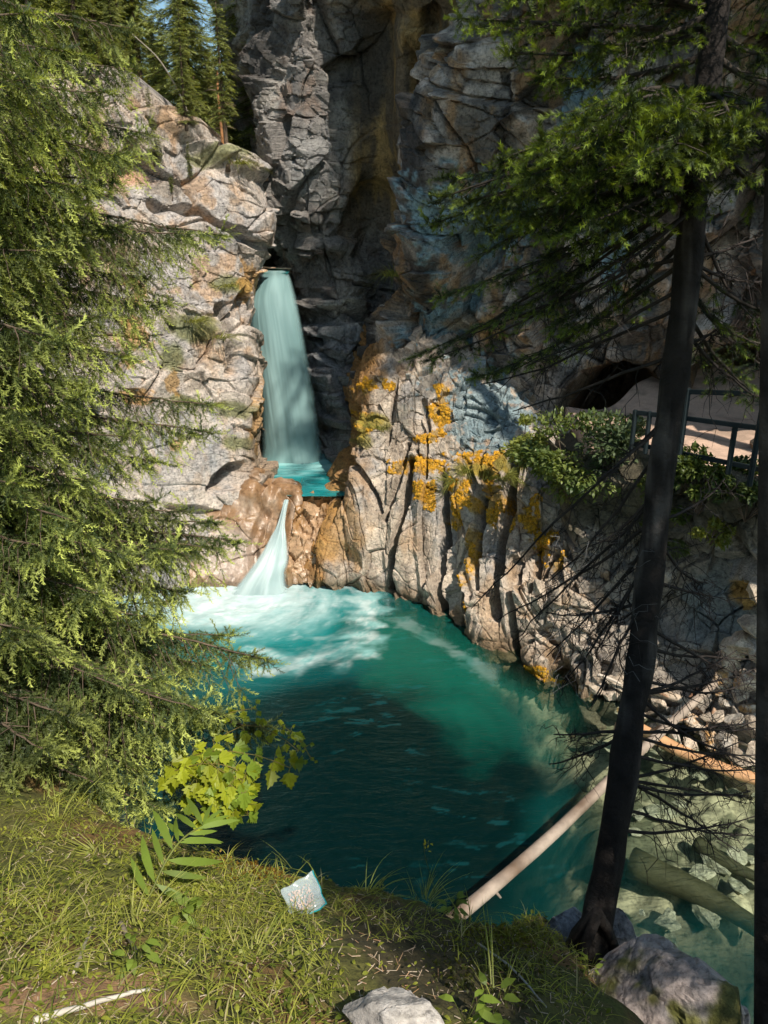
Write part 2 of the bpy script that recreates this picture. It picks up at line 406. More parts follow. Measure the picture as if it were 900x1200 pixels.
# ---- back of the slot
rows = [[(250,150,34),(300,150,33),(380,150,32)],[(250,240,34),(300,240,32),(380,240,32)],[(250,330,34),(300,330,31.5),(380,330,32)],[(250,420,34),(300,420,31.5),(380,420,32)]]
V, fs, cc = sheet(rows, 90, 90, lambda P, px, py: blocks(P, (.6, .6, .8), .9, .3, 201), lambda P, px, py, D: np.ones(P.shape)*c3(.09, .085, .08))  # dark tint stands in for the unlit depth of the slot
obj('slot_rock', mesh_from('slot_rock', V, fs, cc, False, M_DARKROCK), label='rock coloured black for the shade deep inside the slot above the waterfall', cat='cliff', kind='structure')
# ---- buttress
GROOVES = [([(452, 610), (470, 560), (478, 520)], 5, .35), ([(455, 690), (463, 640), (476, 590), (484, 540)], 7, .7), ([(517, 715), (519, 660), (521, 600), (523, 560)], 6, .9),
           ([(562, 690), (562, 640), (563, 600), (565, 585)], 5, .6), ([(586, 720), (590, 640), (596, 580), (604, 520)], 10, 1.0), ([(418, 540), (440, 580), (448, 600)], 5, .35),
           ([(408, 560), (412, 520), (424, 480)], 6, .4), ([(533, 760), (521, 740), (519, 720)], 6, .6), ([(392, 620), (405, 570)], 3, .2), ([(500, 560), (503, 500), (497, 470)], 3, .25),
           ([(453, 520), (462, 470), (466, 440)], 3, .25), ([(610, 660), (606, 720), (600, 760)], 7, .5), ([(630, 700), (650, 660), (680, 640)], 4, .3), ([(545, 735), (548, 690)], 3, .3)]
def d_but(P, px, py):
    up = sstep(560, 500, py+.0*(px-450))
    d = (blocks(P, (1.25, 1.25, .22), .42, .16, 301, tilt=(3, 9))*(1-.3*up)+blocks(P, (2.2, 2.2, 2.6), .20, .1, 307)*(.06+.94*up)+blocks(P, (1.6, 1.6, .8), .12, .07, 309, tilt=(3, 9))*(1-up)+blocks(P, (5, 5, 1.6), .045, .03, 312, tilt=(3, 9)))
    d += .18*fbm(P*.6, 3, 311)+.012*ridged(P*4, 3, 315)+.012*fbm(P*np.array([2, 2, 9]), 3, 317)
    w = 3.5*vnoise(P*2.0, 5)
    for pts, wd, a in GROOVES: d -= a*(1-sstep(wd*.25, wd, polydist(px, py, pts)+w*.5))
    rt = sstep(600, 640, px)*sstep(600, 640, py)
    d += rt*(blocks(P, (1.1, 1.1, 1.1), .7, .2, 330)+blocks(P, (2.6, 2.6, 2.6), .25, .1, 333))
    # undercut at waterline
    zz = P[..., 2]; d -= .25*sstep(.5, .05, zz)
    # overhanging shade lip at (395-430,630-670)
    d -= .15*sstep(0, .8, blob(px, py, 410, 652, 30, 14, 25)+.1+.2*vnoise(P*3))
    # rounded column faces
    d += .22*np.abs(np.sin(P[..., 0]*3.4+1.2*P[..., 2]*.2))*sstep(520, 600, py)
    return d
MOSS_SPOTS = [(497, 545, 38, 14), (505, 515, 22, 10), (516, 482, 16, 22), (470, 548, 16, 9), (500, 575, 18, 16), (505, 592, 12, 10), (545, 590, 24, 14), (540, 568, 18, 10), (575, 592, 14, 22), (535, 610, 14, 14), (436, 455, 14, 9), (455, 452, 9, 9), (548, 700, 4, 34), (556, 640, 5, 30), (621, 610, 20, 18), (636, 640, 13, 22), (655, 662, 12, 12), (646, 628, 12, 10), (600, 610, 8, 18), (520, 455, 12, 8), (430, 500, 14, 20), (567, 545, 30, 16), (630, 590, 12, 9)]
def col_but(P, px, py, D):
    n = fbm(P*1.2, 4, 340); n2 = fbm(P*3.5, 4, 344); n3 = fbm(P*np.array([3, 3, .6]), 4, 346)
    c = lerp(np.broadcast_to(c3(.43, .355, .285), P.shape), c3(.30, .27, .245), sstep(-.05, .3, n))
    c = lerp(c, c3(.54, .45, .355), sstep(.0, .4, n2)*.5)
    c = lerp(c, c3(.20, .155, .115), sstep(.0, .4, n3)*.6); c = lerp(c, c3(.30, .17, .07), sstep(.1, .4, fbm(P*np.array([1.6, 1.6, .8]), 4, 352))*.5)
    # ochre left face
    oc = sstep(12, -10, px-(442-(py-450)*.26)-8*n2+0)
    c = lerp(c, c3(.27, .135, .035), oc*.9)
    c = lerp(c, c3(.36, .20, .06), sstep(.1, .5, blob(px, py, 400, 620, 45, 60, -20)+.3*n2)*.5)
    # blue grey lichen veil
    bl = sstep(.0, .35, blob(px, py, 565, 480, 70, 55, 30)+.7*n2+.5*fbm(P*8, 3, 350))
    c = lerp(c, c3(.15, .24, .275), bl*.75)
    mo = np.zeros(px.shape)
    for s_ in MOSS_SPOTS: mo = np.maximum(mo, sstep(.05, .3, blob(px, py, *s_)+.9*n2+.3*fbm(P*9, 2, 349)))
    c = lerp(c, lerp(np.broadcast_to(c3(.48, .25, .035), P.shape), c3(.30, .19, .06), sstep(-.1, .3, fbm(P*5, 3, 351))), mo*.92)
    gr = np.zeros(px.shape)
    for s_ in ((440, 495, 22, 14), (428, 515, 14, 16), (555, 552, 34, 14), (600, 545, 30, 14)): gr = np.maximum(gr, sstep(.1, .5, blob(px, py, *s_)+.4*n2))
    c = lerp(c, c3(.20, .17, .03), gr*.8)
    c = lerp(c, c3(.13, .085, .045), sstep(.55, .05, P[..., 2]+.2*n2)*.85)
    c = lerp(c, c3(.50, .28, .10), sstep(.1, .5, blob(px, py, 640, 792, 50, 10, 20)+.3*n2)*.8)
    return c
rows = [
 [(425,380,25),(432,400,23.6),(480,395,22.5),(540,400,22),(600,430,21),(660,490,19.6),(740,530,18)],
 [(410,436,24.6),(434,440,21.2),(478,438,20.6),(538,452,20.2),(598,480,19.2),(655,545,17.8),(730,585,16.6)],
 [(408,480,24.2),(430,484,20.6),(466,484,20.0),(530,500,19.5),(592,522,18.4),(650,575,17.2),(725,610,16.2)],
 [(403,530,24),(416,535,20.3),(455,535,19.5),(522,548,18.9),(586,565,17.8),(646,612,16.7),(720,640,15.8)],
 [(390,590,23.5),(394,600,19.9),(440,610,19.0),(512,625,18.2),(580,642,17),(640,672,15.9),(715,690,15)],
 [(360,650,22.5),(368,655,19.5),(434,665,18.7),(505,690,17.7),(575,725,16),(632,745,15.1),(710,755,14.4)],
 [(352,680,22),(362,686,18.9),(430,694,18.45),(505,720,17.2),(575,765,15.4),(625,795,14.3),(705,815,13.7)],
 [(352,730,22),(358,740,18.9),(430,750,18.45),(505,780,17.1),(575,840,15.2),(625,870,14.1),(705,890,13.5)],
]
V, fs, cc = sheet(rows, 420, 460, d_but, col_but)
BUTV = V[:420*460]; BUTC = cc[:420*460]
obj('rock_buttress', mesh_from('rock_buttress', V, fs, cc, False, M_COLUMN), label='sunlit buttress of grooved rock columns with orange moss above the pool', cat='cliff', kind='structure')
# ---- polished brown rock with the chute, and the stepped rock beside it
def d_brown(P, px, py):
    d = .10*fbm(P*1.5, 4, 401)+.05*fbm(P*np.array([1, 1, 4.]), 3, 405)+blocks(P, (1.1, 1.1, 1.1), .16, .05, 407)+.02*fbm(P*6, 3, 408)
    d += .28*sstep(0, .8, blob(px, py, 300, 575, 26, 26))+.10*sstep(0, .8, blob(px, py, 340, 580, 22, 22))
    d -= .22*(1-sstep(4, 14, polydist(px, py, [(316, 560), (308, 590), (318, 600)])))
    d -= .32*(1-sstep(3, 15, polydist(px, py, [(335, 588), (330, 612), (326, 640), (312, 682)])))
    d -= .2*(1-sstep(2, 9, polydist(px, py, [(300, 690), (296, 640), (312, 600)])))
    return d
def col_brown(P, px, py, D):
    n = fbm(P*1.6, 4, 410); n2 = fbm(P*np.array([4, 4, 1.5]), 4, 412)
    c = lerp(np.broadcast_to(c3(.25, .145, .075), P.shape), c3(.36, .255, .18), sstep(-.1, .4, n))
    c = lerp(c, c3(.15, .08, .035), sstep(.0, .35, n2)*.7)
    c = lerp(c, c3(.40, .34, .30), sstep(.0, .5, blob(px, py, 265, 650, 50, 45))*.6)
    return lerp(c, c3(.12, .08, .05), sstep(.35, 0, P[..., 2])*.7)
rows = [
 [(225,600,22),(262,578,22.2),(298,556,22.0),(330,568,21.8),(350,576,21.8),(364,588,21.8)],
 [(222,606,20.2),(256,582,20.6),(294,548,21.0),(330,560,20.9),(352,568,20.8),(361,584,21.3)],
 [(222,618,19.6),(254,602,19.9),(294,566,20.4),(328,576,20.4),(354,580,20.4),(362,594,21)],
 [(222,645,19.3),(252,640,19.4),(290,615,19.6),(322,612,19.7),(346,612,19.9),(360,620,20.6)],
 [(222,672,18.9),(252,670,19),(286,662,19.1),(314,658,19.2),(338,655,19.4),(350,660,20)],
 [(222,688,18.7),(252,688,18.8),(284,690,18.7),(310,690,18.7),(330,688,18.9),(345,690,19.6)],
 [(222,735,18.6),(252,735,18.7),(284,735,18.6),(310,735,18.6),(330,735,18.8),(345,735,19.4)],
]
V, fs, cc = sheet(rows, 200, 200, d_brown, col_brown, skirt=1.0)
obj('polished_rock', mesh_from('polished_rock', V, fs, cc, False, M_WETROCK), label='smooth wet brown rock bulge with the water chute between upper and lower pool', cat='rock', kind='structure')
def d_step(P, px, py): return .18*fbm(P*2.2, 3, 436)+blocks(P, (2.2, 2.2, 1.8), .28, .12, 430)+blocks(P, (4, 4, 4), .1, .05, 433)
def col_step(P, px, py, D):
    n = fbm(P*2, 4, 440)
    c = lerp(np.broadcast_to(c3(.26, .14, .055), P.shape), c3(.38, .25, .15), sstep(-.1, .3, n))
    return lerp(c, c3(.12, .075, .04), sstep(.5, 0, P[..., 2])*.7)
rows = [
 [(345,592,22),(362,592,22),(380,592,22),(400,592,22)],
 [(350,578,21),(362,579,21),(378,580,21),(400,576,21)],
 [(346,592,20.2),(360,592,20.3),(376,593,20.4),(400,590,20.4)],
 [(340,640,19.4),(354,640,19.5),(370,640,19.6),(395,640,19.6)],
 [(336,684,18.9),(350,686,18.8),(368,688,18.8),(390,690,18.8)],
 [(336,735,18.9),(350,735,18.8),(368,735,18.8),(390,735,18.8)],
]
V, fs, cc = sheet(rows, 130, 70, d_step, col_step, skirt=1.0)
obj('stepped_rock', mesh_from('stepped_rock', V, fs, cc, False, M_WETROCK), label='narrow stepped brown rock between the chute and the orange columns', cat='rock', kind='structure')
# ---- upper right cliff
def d_ur(P, px, py):
    d = blocks(P, (.5, .5, .40), 1.15, .35, 501)+blocks(P, (1.4, 1.4, 1.6), .48, .18, 507)+blocks(P, (3.4, 3.4, 3.4), .10, .05, 509)+.35*fbm(P*.5, 3, 511)
    d -= 3.2*sstep(.0, .3, blob(px, py, 725, 490, 72, 66)+.08*vnoise(P*2)+.0)
    d -= 2.2*sstep(.0, .35, blob(px, py, 880, 440, 78, 46)+.0)
    d += .6*(1-sstep(8, 30, polydist(px, py, [(560, 60), (545, 140), (515, 230), (495, 330)])))
    d -= .8*(1-sstep(5, 22, polydist(px, py, [(580, 250), (545, 330), (530, 420)])))
    return d
def col_ur(P, px, py, D):
    n = fbm(P*.8, 4, 540); n2 = fbm(P*3, 4, 544); n3 = fbm(P*np.array([2.5, 2.5, .5]), 4, 546)
    c = lerp(np.broadcast_to(c3(.15, .135, .12), P.shape), c3(.46, .40, .345), sstep(-.1, .3, n+.5*n2))  # dark base and bright patches paint shade and sun dapples into the rock
    c = lerp(c, c3(.38, .21, .08), sstep(.0, .35, n3)*.6)
    c = lerp(c, c3(.035, .032, .03), sstep(.12, .38, fbm(P*np.array([1.1, 1.1, .35]), 4, 548))*.8)
    bl = np.zeros(px.shape)
    for s_ in ((690, 130, 34, 45), (720, 300, 22, 60), (560, 470, 75, 60), (520, 380, 45, 45), (560, 260, 60, 60), (670, 90, 25, 40)): bl = np.maximum(bl, sstep(0, .4, blob(px, py, *s_)+.7*n2+.4*fbm(P*8, 3, 550)))
    c = lerp(c, c3(.19, .30, .34), bl*.85)
    c = lerp(c, c3(.42, .33, .27), sstep(0, .4, blob(px, py, 628, 465, 40, 45)+.2*n2)*.8)
    c = lerp(c, c3(.50, .26, .06), sstep(.1, .5, blob(px, py, 560, 385, 60, 20)+.5*n2)*.5)
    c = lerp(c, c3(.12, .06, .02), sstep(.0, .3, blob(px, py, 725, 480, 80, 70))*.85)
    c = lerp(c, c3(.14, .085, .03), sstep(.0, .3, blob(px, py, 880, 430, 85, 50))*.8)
    return c
rows = [
 [(610,-280,25),(600,-280,19.5),(660,-280,18),(740,-280,17),(820,-280,16),(900,-280,15),(1000,-280,14),(1250,-280,12)],
 [(585,-100,25),(578,-100,20),(650,-100,18.8),(735,-100,17.8),(820,-100,16.6),(900,-100,15.6),(1000,-100,14.4),(1250,-100,12)],
 [(570,60,25),(562,60,20.8),(640,60,19.8),(730,60,18.6),(820,60,17.5),(900,60,16.5),(1000,60,15),(1250,60,12.4)],
 [(530,200,25),(522,200,21.6),(612,200,20.4),(712,200,19.2),(812,200,18.1),(900,200,17.1),(1000,200,15.6),(1250,200,12.8)],
 [(492,310,25.5),(482,310,22.4),(585,320,21),(702,330,19.6),(806,330,18.6),(900,330,17.6),(1000,330,16.2),(1250,330,13.2)],
 [(462,400,26),(455,405,23),(560,410,21.4),(690,410,20),(802,410,19.2),(900,395,18.2),(1000,390,16.8),(1250,390,13.6)],
 [(452,470,26),(446,480,23.4),(555,480,21),(660,480,19.8),(800,480,19.4),(900,475,18.8),(1000,470,17.4),(1250,470,14)],
 [(452,560,26),(446,560,23.4),(555,560,20.8),(650,550,19),(800,530,18.6),(900,530,18.4),(1000,530,17.4),(1250,530,14)],
]
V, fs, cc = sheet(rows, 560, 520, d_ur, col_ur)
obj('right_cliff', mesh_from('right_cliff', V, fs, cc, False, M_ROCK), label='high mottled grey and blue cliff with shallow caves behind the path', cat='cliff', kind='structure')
# ---- right bank: rough wall under the path
def d_rb(P, px, py):
    d = blocks(P, (.9, .9, 1.1), .55, .2, 601)+blocks(P, (2.2, 2.2, 2.4), .22, .1, 605)
    return d*sstep(-.3, .6, 4.9-P[..., 2])+.04*fbm(P*2, 3, 607)
def col_rb(P, px, py, D):
    n = fbm(P*1.3, 4, 640); n2 = fbm(P*3.4, 4, 644)
    c = lerp(np.broadcast_to(c3(.28, .24, .20), P.shape), c3(.42, .36, .30), sstep(-.1, .4, n))
    c = lerp(c, c3(.16, .20, .21), sstep(.0, .4, blob(px, py, 840, 720, 60, 60)+.3*n2)*.7)
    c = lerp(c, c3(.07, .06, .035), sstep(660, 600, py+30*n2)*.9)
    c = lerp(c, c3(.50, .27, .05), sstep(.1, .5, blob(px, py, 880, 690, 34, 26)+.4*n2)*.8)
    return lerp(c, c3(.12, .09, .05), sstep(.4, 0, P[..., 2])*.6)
rows = [
 [(660,530,16.6),(740,540,15.8),(800,556,15.0),(860,572,14.2),(920,590,13.5),(1000,612,12.6),(1250,650,10.6)],
 [(660,534,15.6),(740,538,14.85),(800,552,13.95),(860,568,13.1),(920,586,12.35),(1000,608,11.45),(1250,646,9.6)],
 [(665,600,15.6),(740,610,14.8),(800,620,13.9),(860,630,13.1),(920,640,12.4),(1000,650,11.6),(1250,690,9.7)],
 [(680,690,15.2),(745,700,14.7),(800,700,14.0),(860,700,13.5),(920,705,12.9),(1000,715,12),(1250,740,10)],
 [(685,765,14.4),(745,770,13.9),(800,775,13.4),(860,775,12.9),(920,780,12.3),(1000,790,11.6),(1250,830,10)],
 [(690,815,13.7),(745,828,13.2),(800,850,12.6),(860,880,11.9),(920,900,11.4),(1000,920,10.9),(1250,980,9.8)],
 [(690,880,13.4),(745,900,12.9),(800,930,12.2),(860,960,11.5),(920,980,11.0),(1000,1010,10.4),(1250,1080,9.4)],
]
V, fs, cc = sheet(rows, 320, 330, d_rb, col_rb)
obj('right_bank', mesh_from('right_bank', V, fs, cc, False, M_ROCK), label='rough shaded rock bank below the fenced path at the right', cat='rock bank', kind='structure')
# ---- path
def c_path(P, px, py, D):
    n = fbm(P*2, 4, 660)
    return lerp(np.broadcast_to(c3(.52, .36, .27), P.shape), c3(.34, .24, .18), sstep(-.2, .4, n+.4*fbm(P*7, 3, 663)))
def tz(x, y, z): return ('w', x, y, z)
rows = [
 [tz(4.6, 19.2, 4.85), tz(5.6, 18.9, 4.9), tz(7.5, 20.5, 5.5), tz(11, 19.0, 5.9), tz(16, 15, 6.0)],
 [tz(4.6, 18.0, 4.80), tz(5.6, 17.5, 4.86), tz(7.5, 18.2, 5.0), tz(11, 16.5, 5.1), tz(15.4, 12.8, 5.3)],
 [tz(4.5, 17.0, 4.80), tz(5.5, 16.2, 4.84), tz(7.2, 15.6, 4.86), tz(10.0, 13.6, 4.9), tz(13.8, 10.4, 5)],
 [tz(4.4, 15.9, 4.72), tz(5.3, 14.9, 4.80), tz(6.7, 13.8, 4.84), tz(8.9, 11.8, 4.86), tz(12, 8.8, 4.9)],
 [tz(4.4, 15.7, 4.4), tz(5.2, 14.65, 4.6), tz(6.5, 13.5, 4.6), tz(8.7, 11.5, 4.7), tz(11.8, 8.5, 4.8)],
]
V, fs, cc = sheet(rows, 150, 190, lambda P, px, py: .05*fbm(P*1.2, 4, 661), c_path, skirt=.4, back=(0, 0, -1))
obj('path', mesh_from('path', V, fs, cc, True, M_DIRT), label='pink dirt walking path along the foot of the right cliff', cat='path', kind='structure')
# ================================================================ foreground bank
def wrow(z_y): return z_y
bank = [  # columns by X, rows near -> far
 [tz(-9,-5,8.4), tz(-4.5,-5,8.0), tz(-2,-5,7.7), tz(-.8,-5,7.6), tz(0,-5,7.5), tz(.5,-5,7.45), tz(1.0,-5,7.4), tz(1.6,-5,7.2), tz(3.5,-5,6.8)],
 [tz(-8,-.5,8.3), tz(-4,-.5,7.9), tz(-1.8,-.3,7.6), tz(-.7,-.2,7.5), tz(0,-.2,7.42), tz(.45,-.2,7.35), tz(.9,-.4,7.2), tz(1.3,-.7,7.0), tz(3.0,-1.4,6.4)],
 [tz(-7,1.6,8.0), tz(-3.6,1.6,7.6), tz(-1.6,1.35,7.36), tz(-.7,1.25,7.3), tz(-.05,1.2,7.25), tz(.4,1.3,7.1), tz(.8,1.4,6.75), tz(1.1,1.0,6.5), tz(2.6,.2,5.6)],
 [tz(-6.5,3.00,7.55), tz(-3.4,2.70,7.15), tz(-1.5,2.10,6.90), tz(-.7,1.90,6.85), tz(0,1.85,6.80), tz(.4,2.00,6.57), tz(.8,2.15,6.25), tz(1.15,1.90,5.85), tz(2.3,0.90,4.75)],
 [tz(-6.2,4.37,7.05), tz(-3.2,3.77,6.75), tz(-1.4,2.87,6.45), tz(-.55,2.57,6.40), tz(.05,2.47,6.35), tz(.42,2.49,6.15), tz(.85,2.82,5.77), tz(1.25,2.47,5.25), tz(2.2,1.37,4.05)],
 [tz(-6,5.17,6.25), tz(-3.0,4.27,6.05), tz(-1.3,3.12,5.95), tz(-.5,2.72,5.95), tz(.08,2.59,5.95), tz(.46,2.59,5.65), tz(.92,3.07,5.35), tz(1.25,2.57,4.55), tz(2.1,1.77,3.45)],
 [tz(-5.8,5.6,3.5), tz(-2.9,4.6,3.4), tz(-1.2,3.3,3.3), tz(-.45,2.9,3.3), tz(.1,2.75,3.3), tz(.5,2.75,3.2), tz(.9,3.1,3), tz(1.3,2.8,2.8), tz(2.1,2.1,2)],
 [tz(-5.6,6.2,-1.5), tz(-2.7,5.2,-1.5), tz(-1.1,3.9,-1.5), tz(-.4,3.4,-1.5), tz(.1,3.2,-1.5), tz(.5,3.2,-1.5), tz(.9,3.5,-1.5), tz(1.3,3.2,-1.5), tz(2.1,2.5,-1.5)],
]
def d_bank(P, px, py):
    m = sstep(1.35, 1.9, P[..., 0])
    return .07*fbm(P*1.6, 4, 701)+.025*fbm(P*7, 3, 705)+.01*fbm(P*25, 2, 706)+m*blocks(P, (1.2, 1.2, 1.2), .4, .2, 709)
def col_bank(P, px, py, D):
    n = fbm(P*1.8, 4, 710); n2 = fbm(P*6, 4, 714)
    c = lerp(np.broadcast_to(c3(.10, .095, .025), P.shape), c3(.16, .09, .035), sstep(-.05, .3, n))
    c = lerp(c, c3(.07, .08, .018), sstep(.0, .35, n2)*.7)
    c = lerp(c, c3(.30, .17, .10), sstep(.1, .5, blob(px, py, 110, 1175, 190, 40)+.5*n2)*.8)
    c = lerp(c, c3(.17, .075, .02), sstep(.0, .4, blob(px, py, 310, 1010, 60, 22, 20)+.3*n2)*.7)
    c = lerp(c, c3(.06, .045, .025), sstep(.0, .3, blob(px, py, 520, 1130, 140, 60, 20)+.3*n2)*.8)
    c = lerp(c, c3(.22, .20, .17), sstep(6.0, 5.4, P[..., 2])*.8)
    c = lerp(c, c3(.24, .22, .20), sstep(1.5, 2.0, P[..., 0])*.7)
    return c
V, fs, cc = sheet(bank, 420, 460, d_bank, col_bank, skirt=.5, back=(0, -1, -1))
BANKV = V[:420*460].reshape(420, 460, 3)
obj('near_bank', mesh_from('near_bank', V, fs, cc, True, M_SOIL), label='grassy earth bank in the foreground dropping to the pool', cat='bank', kind='structure')
_flat = BANKV[:300].reshape(-1, 3); _fx = _flat[::3]
def ground_z(x, y):
    """height of the near bank under (x,y)"""
    x = np.atleast_1d(x); y = np.atleast_1d(y)
    r = np.empty(len(x))
    for i in range(len(x)):
        d = (_fx[:, 0]-x[i])**2+(_fx[:, 1]-y[i])**2
        j = np.argpartition(d, 3)[:3]; r[i] = _fx[j, 2].max() if d[j].min() < .02 else np.nan
    return r
# ================================================================ pool bed, water
def bed_z(x, y):
    P = np.stack([x, y, np.zeros_like(x)], -1)
    # distance-like field: deep hole in the middle left, shelf to the right
    deep = np.exp(-(((x+.2)/4.2)**2+((y-10.5)/6.0)**2))
    z = -.45-3.3*deep
    shelf = sstep(1.5, 4.6, x-.10*(y-10)+1.1*fbm(P*.45, 3, 802))
    z = z*(1-shelf)+shelf*(-.55)
    z += .12*fbm(P*.8, 3, 801)+.1*shelf*fbm(P*2.5, 3, 803)
    far = sstep(13.0, 15.5, y)*sstep(2, 3.5, x); z = z*(1-far)-.3*far
    near = sstep(9.0, 7.3, y+.5*fbm(P*.6, 3, 804))*sstep(1.0, 2.4, x); z = z*(1-near)-1.75*near
    return z
nx, ny = 520, 520
gx, gy = np.meshgrid(np.linspace(-14, 16, nx), np.linspace(1.5, 22, ny)); gz = bed_z(gx, gy)
P = np.stack([gx, gy, gz], -1); n = fbm(P*1.2, 4, 810); n2 = fbm(P*5, 3, 812)
f1, f2, ce = voro(P*np.array([2.2, 2.2, 1]), 815)
cb = lerp(np.broadcast_to(c3(.42, .375, .27), P.shape), c3(.12, .12, .08), sstep(-.1, .22, n+.5*fbm(P*3, 4, 818))); cb = cb*(1+.5*(ce[..., None]-.5))*(1-.35*(1-sstep(0, .12, f2-f1)))[..., None]
P[..., 2] += .22*(ce-.5)-.08+.10*np.sqrt(np.clip(1-f1*1.6, 0, 1))*(ce > .6)
obj('pool_bed', mesh_from('pool_bed', P, grid_faces(ny, nx), np.clip(cb, 0, 1), True, M_BED), label='pale stony bed of the pool seen through the shallows', cat='pool bed', kind='structure')
def water_mat():
    m, nt, ns, ls = newmat('glacial_water')
    out = ns.new('ShaderNodeOutputMaterial')
    a = ns.new('ShaderNodeAttribute'); a.attribute_name = 'Col'
    op = ns.new('ShaderNodeAttribute'); op.attribute_name = 'murk'
    fo = ns.new('ShaderNodeAttribute'); fo.attribute_name = 'foam'
    tc = ns.new('ShaderNodeTexCoord')
    mp = ns.new('ShaderNodeMapping'); mp.inputs['Rotation'].default_value = (0, 0, R(-25)); mp.inputs['Scale'].default_value = (.8, 2.2, 1); ls.new(tc.outputs['Object'], mp.inputs[0])
    n1 = noise_node(ns, ls, mp.outputs[0], 2.6, 5, .6, .6); n2 = noise_node(ns, ls, mp.outputs[0], 9, 3, .5, .8)
    s = ns.new('ShaderNodeMath'); s.operation = 'MULTIPLY_ADD'; ls.new(n2.outputs[0], s.inputs[0]); s.inputs[1].default_value = .3; ls.new(n1.outputs[0], s.inputs[2])
    bp = ns.new('ShaderNodeBump'); bp.inputs['Strength'].default_value = .4; bp.inputs['Distance'].default_value = .08; ls.new(s.outputs[0], bp.inputs['Height'])
    df = ns.new('ShaderNodeBsdfDiffuse'); ls.new(a.outputs['Color'], df.inputs[0])
    tr = ns.new('ShaderNodeBsdfTransparent'); tr.inputs[0].default_value = (.82, .89, .82, 1)
    m1 = ns.new('ShaderNodeMixShader'); ls.new(op.outputs['Fac'], m1.inputs[0]); ls.new(tr.outputs[0], m1.inputs[1]); ls.new(df.outputs[0], m1.inputs[2])
    gl = ns.new('ShaderNodeBsdfGlossy'); gl.inputs['Roughness'].default_value = .08; gl.inputs[0].default_value = (.62, .9, .88, 1); ls.new(bp.outputs[0], gl.inputs['Normal'])
    fr = ns.new('ShaderNodeFresnel'); fr.inputs[0].default_value = 1.33; ls.new(bp.outputs[0], fr.inputs['Normal'])
    nf = ns.new('ShaderNodeMath'); nf.operation = 'MULTIPLY_ADD'; ls.new(fo.outputs['Fac'], nf.inputs[0]); nf.inputs[1].default_value = -.85; nf.inputs[2].default_value = 1
    k = ns.new('ShaderNodeMath'); k.operation = 'MULTIPLY'; ls.new(fr.outputs[0], k.inputs[0]); ls.new(nf.outputs[0], k.inputs[1])
    m2 = ns.new('ShaderNodeMixShader'); ls.new(k.outputs[0], m2.inputs[0]); ls.new(m1.outputs[0], m2.inputs[1]); ls.new(gl.outputs[0], m2.inputs[2])
    ls.new(m2.outputs[0], out.inputs[0]); return m
M_WATER = water_mat()
nx, ny = 700, 560
gx, gy = np.meshgrid(np.linspace(-13.5, 15.5, nx), np.linspace(1.8, 21, ny))
bz = bed_z(gx, gy); P = np.stack([gx, gy, np.zeros_like(gx)], -1); px, py = proj(P)
W2 = P+.5*np.stack([fbm(P*.5, 3, 820), fbm(P*.5+9, 3, 821), 0*gx], -1)
# foam: swirling veils round the foot of the chute
cx, cy = atz(300, 690, 0)[:2]
r = np.hypot(gx-cx, (gy-cy)*1.0); th = np.arctan2(gy-cy, gx-cx)
sw = np.stack([np.log(r+.3)*3+th*.9, th*2.2-np.log(r+.3)*.8, 0*r], -1)
st = fbm(sw*np.array([2.2, 1.2, 1]), 5, 830)
f_core = sstep(3.6, .6, np.hypot((gx-cx+1.0)/1.25, (gy-cy+.8)/.75)+.9*st+.3)
ring = polydist(px, py, [(430, 700), (436, 735), (405, 765), (350, 775), (290, 772)])
f_ring = sstep(26, 2, ring+26*fbm(W2*np.array([1.6, 2.6, 1]), 4, 833))*.6
ring2 = polydist(px, py, [(335, 690), (400, 700), (470, 725), (530, 762), (580, 790)])
f_r2 = sstep(10, 0, ring2+16*fbm(W2*3.0, 4, 835))*.6
f_all = np.clip(np.maximum(np.maximum(f_core, f_ring), f_r2*.25), 0, 1)
f_all = np.clip(f_all*(.85+.5*fbm(W2*np.array([2, 3.5, 1]), 4, 837)+.5*fbm(sw*np.array([3.5, 2.2, 1]), 5, 848, g=.65)), 0, 1)
strk = sstep(.52, .72, fbm(W2*np.array([1.6, 6, 1]), 4, 838)*.5+.5)*.30*sstep(780, 880, py)*0
spk = sstep(.24, .42, fbm(W2*np.array([2.0, 7.0, 1])+3, 5, 841, g=.62))*.13*sstep(520, 640, py)*(1-sstep(640, 760, px))*sstep(-.3, .3, fbm(W2*.7, 2, 842))
dep = -bz
aer = sstep(6.8, .8, r+1.2*st)                          # milky aerated water
deepc = lerp(np.broadcast_to(c3(.002, .036, .033), P.shape), c3(.0007, .009, .009), sstep(1.3, 2.8, dep+.7*fbm(W2*.8, 3, 839)))
c = lerp(deepc, c3(.008, .24, .24), aer**1.4)
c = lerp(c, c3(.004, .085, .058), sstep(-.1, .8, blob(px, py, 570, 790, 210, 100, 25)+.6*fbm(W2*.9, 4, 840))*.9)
c = lerp(c, c3(.02, .20, .22), spk)
fd = fbm(sw*np.array([5, 3, 1]), 5, 847, g=.65); c = lerp(c, lerp(np.broadcast_to(c3(.30, .55, .53), P.shape), c3(.70, .78, .76), sstep(-.25, .2, fd)), np.clip(f_all, 0, 1)**1.1); c = lerp(c, c3(.46, .54, .54), sstep(2.6, .3, np.hypot((gx-cx+.3)/1.5, gy-cy+.3)+1.6*fd)*.85)
murk = np.clip(sstep(.45, 2.4, dep)*1.0+f_all+aer*.8, .05, .985)
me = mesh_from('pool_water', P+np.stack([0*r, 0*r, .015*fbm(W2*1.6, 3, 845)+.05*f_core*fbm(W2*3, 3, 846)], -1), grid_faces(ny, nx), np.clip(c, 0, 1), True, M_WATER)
fattr(me, 'murk', murk); fattr(me, 'foam', f_all)
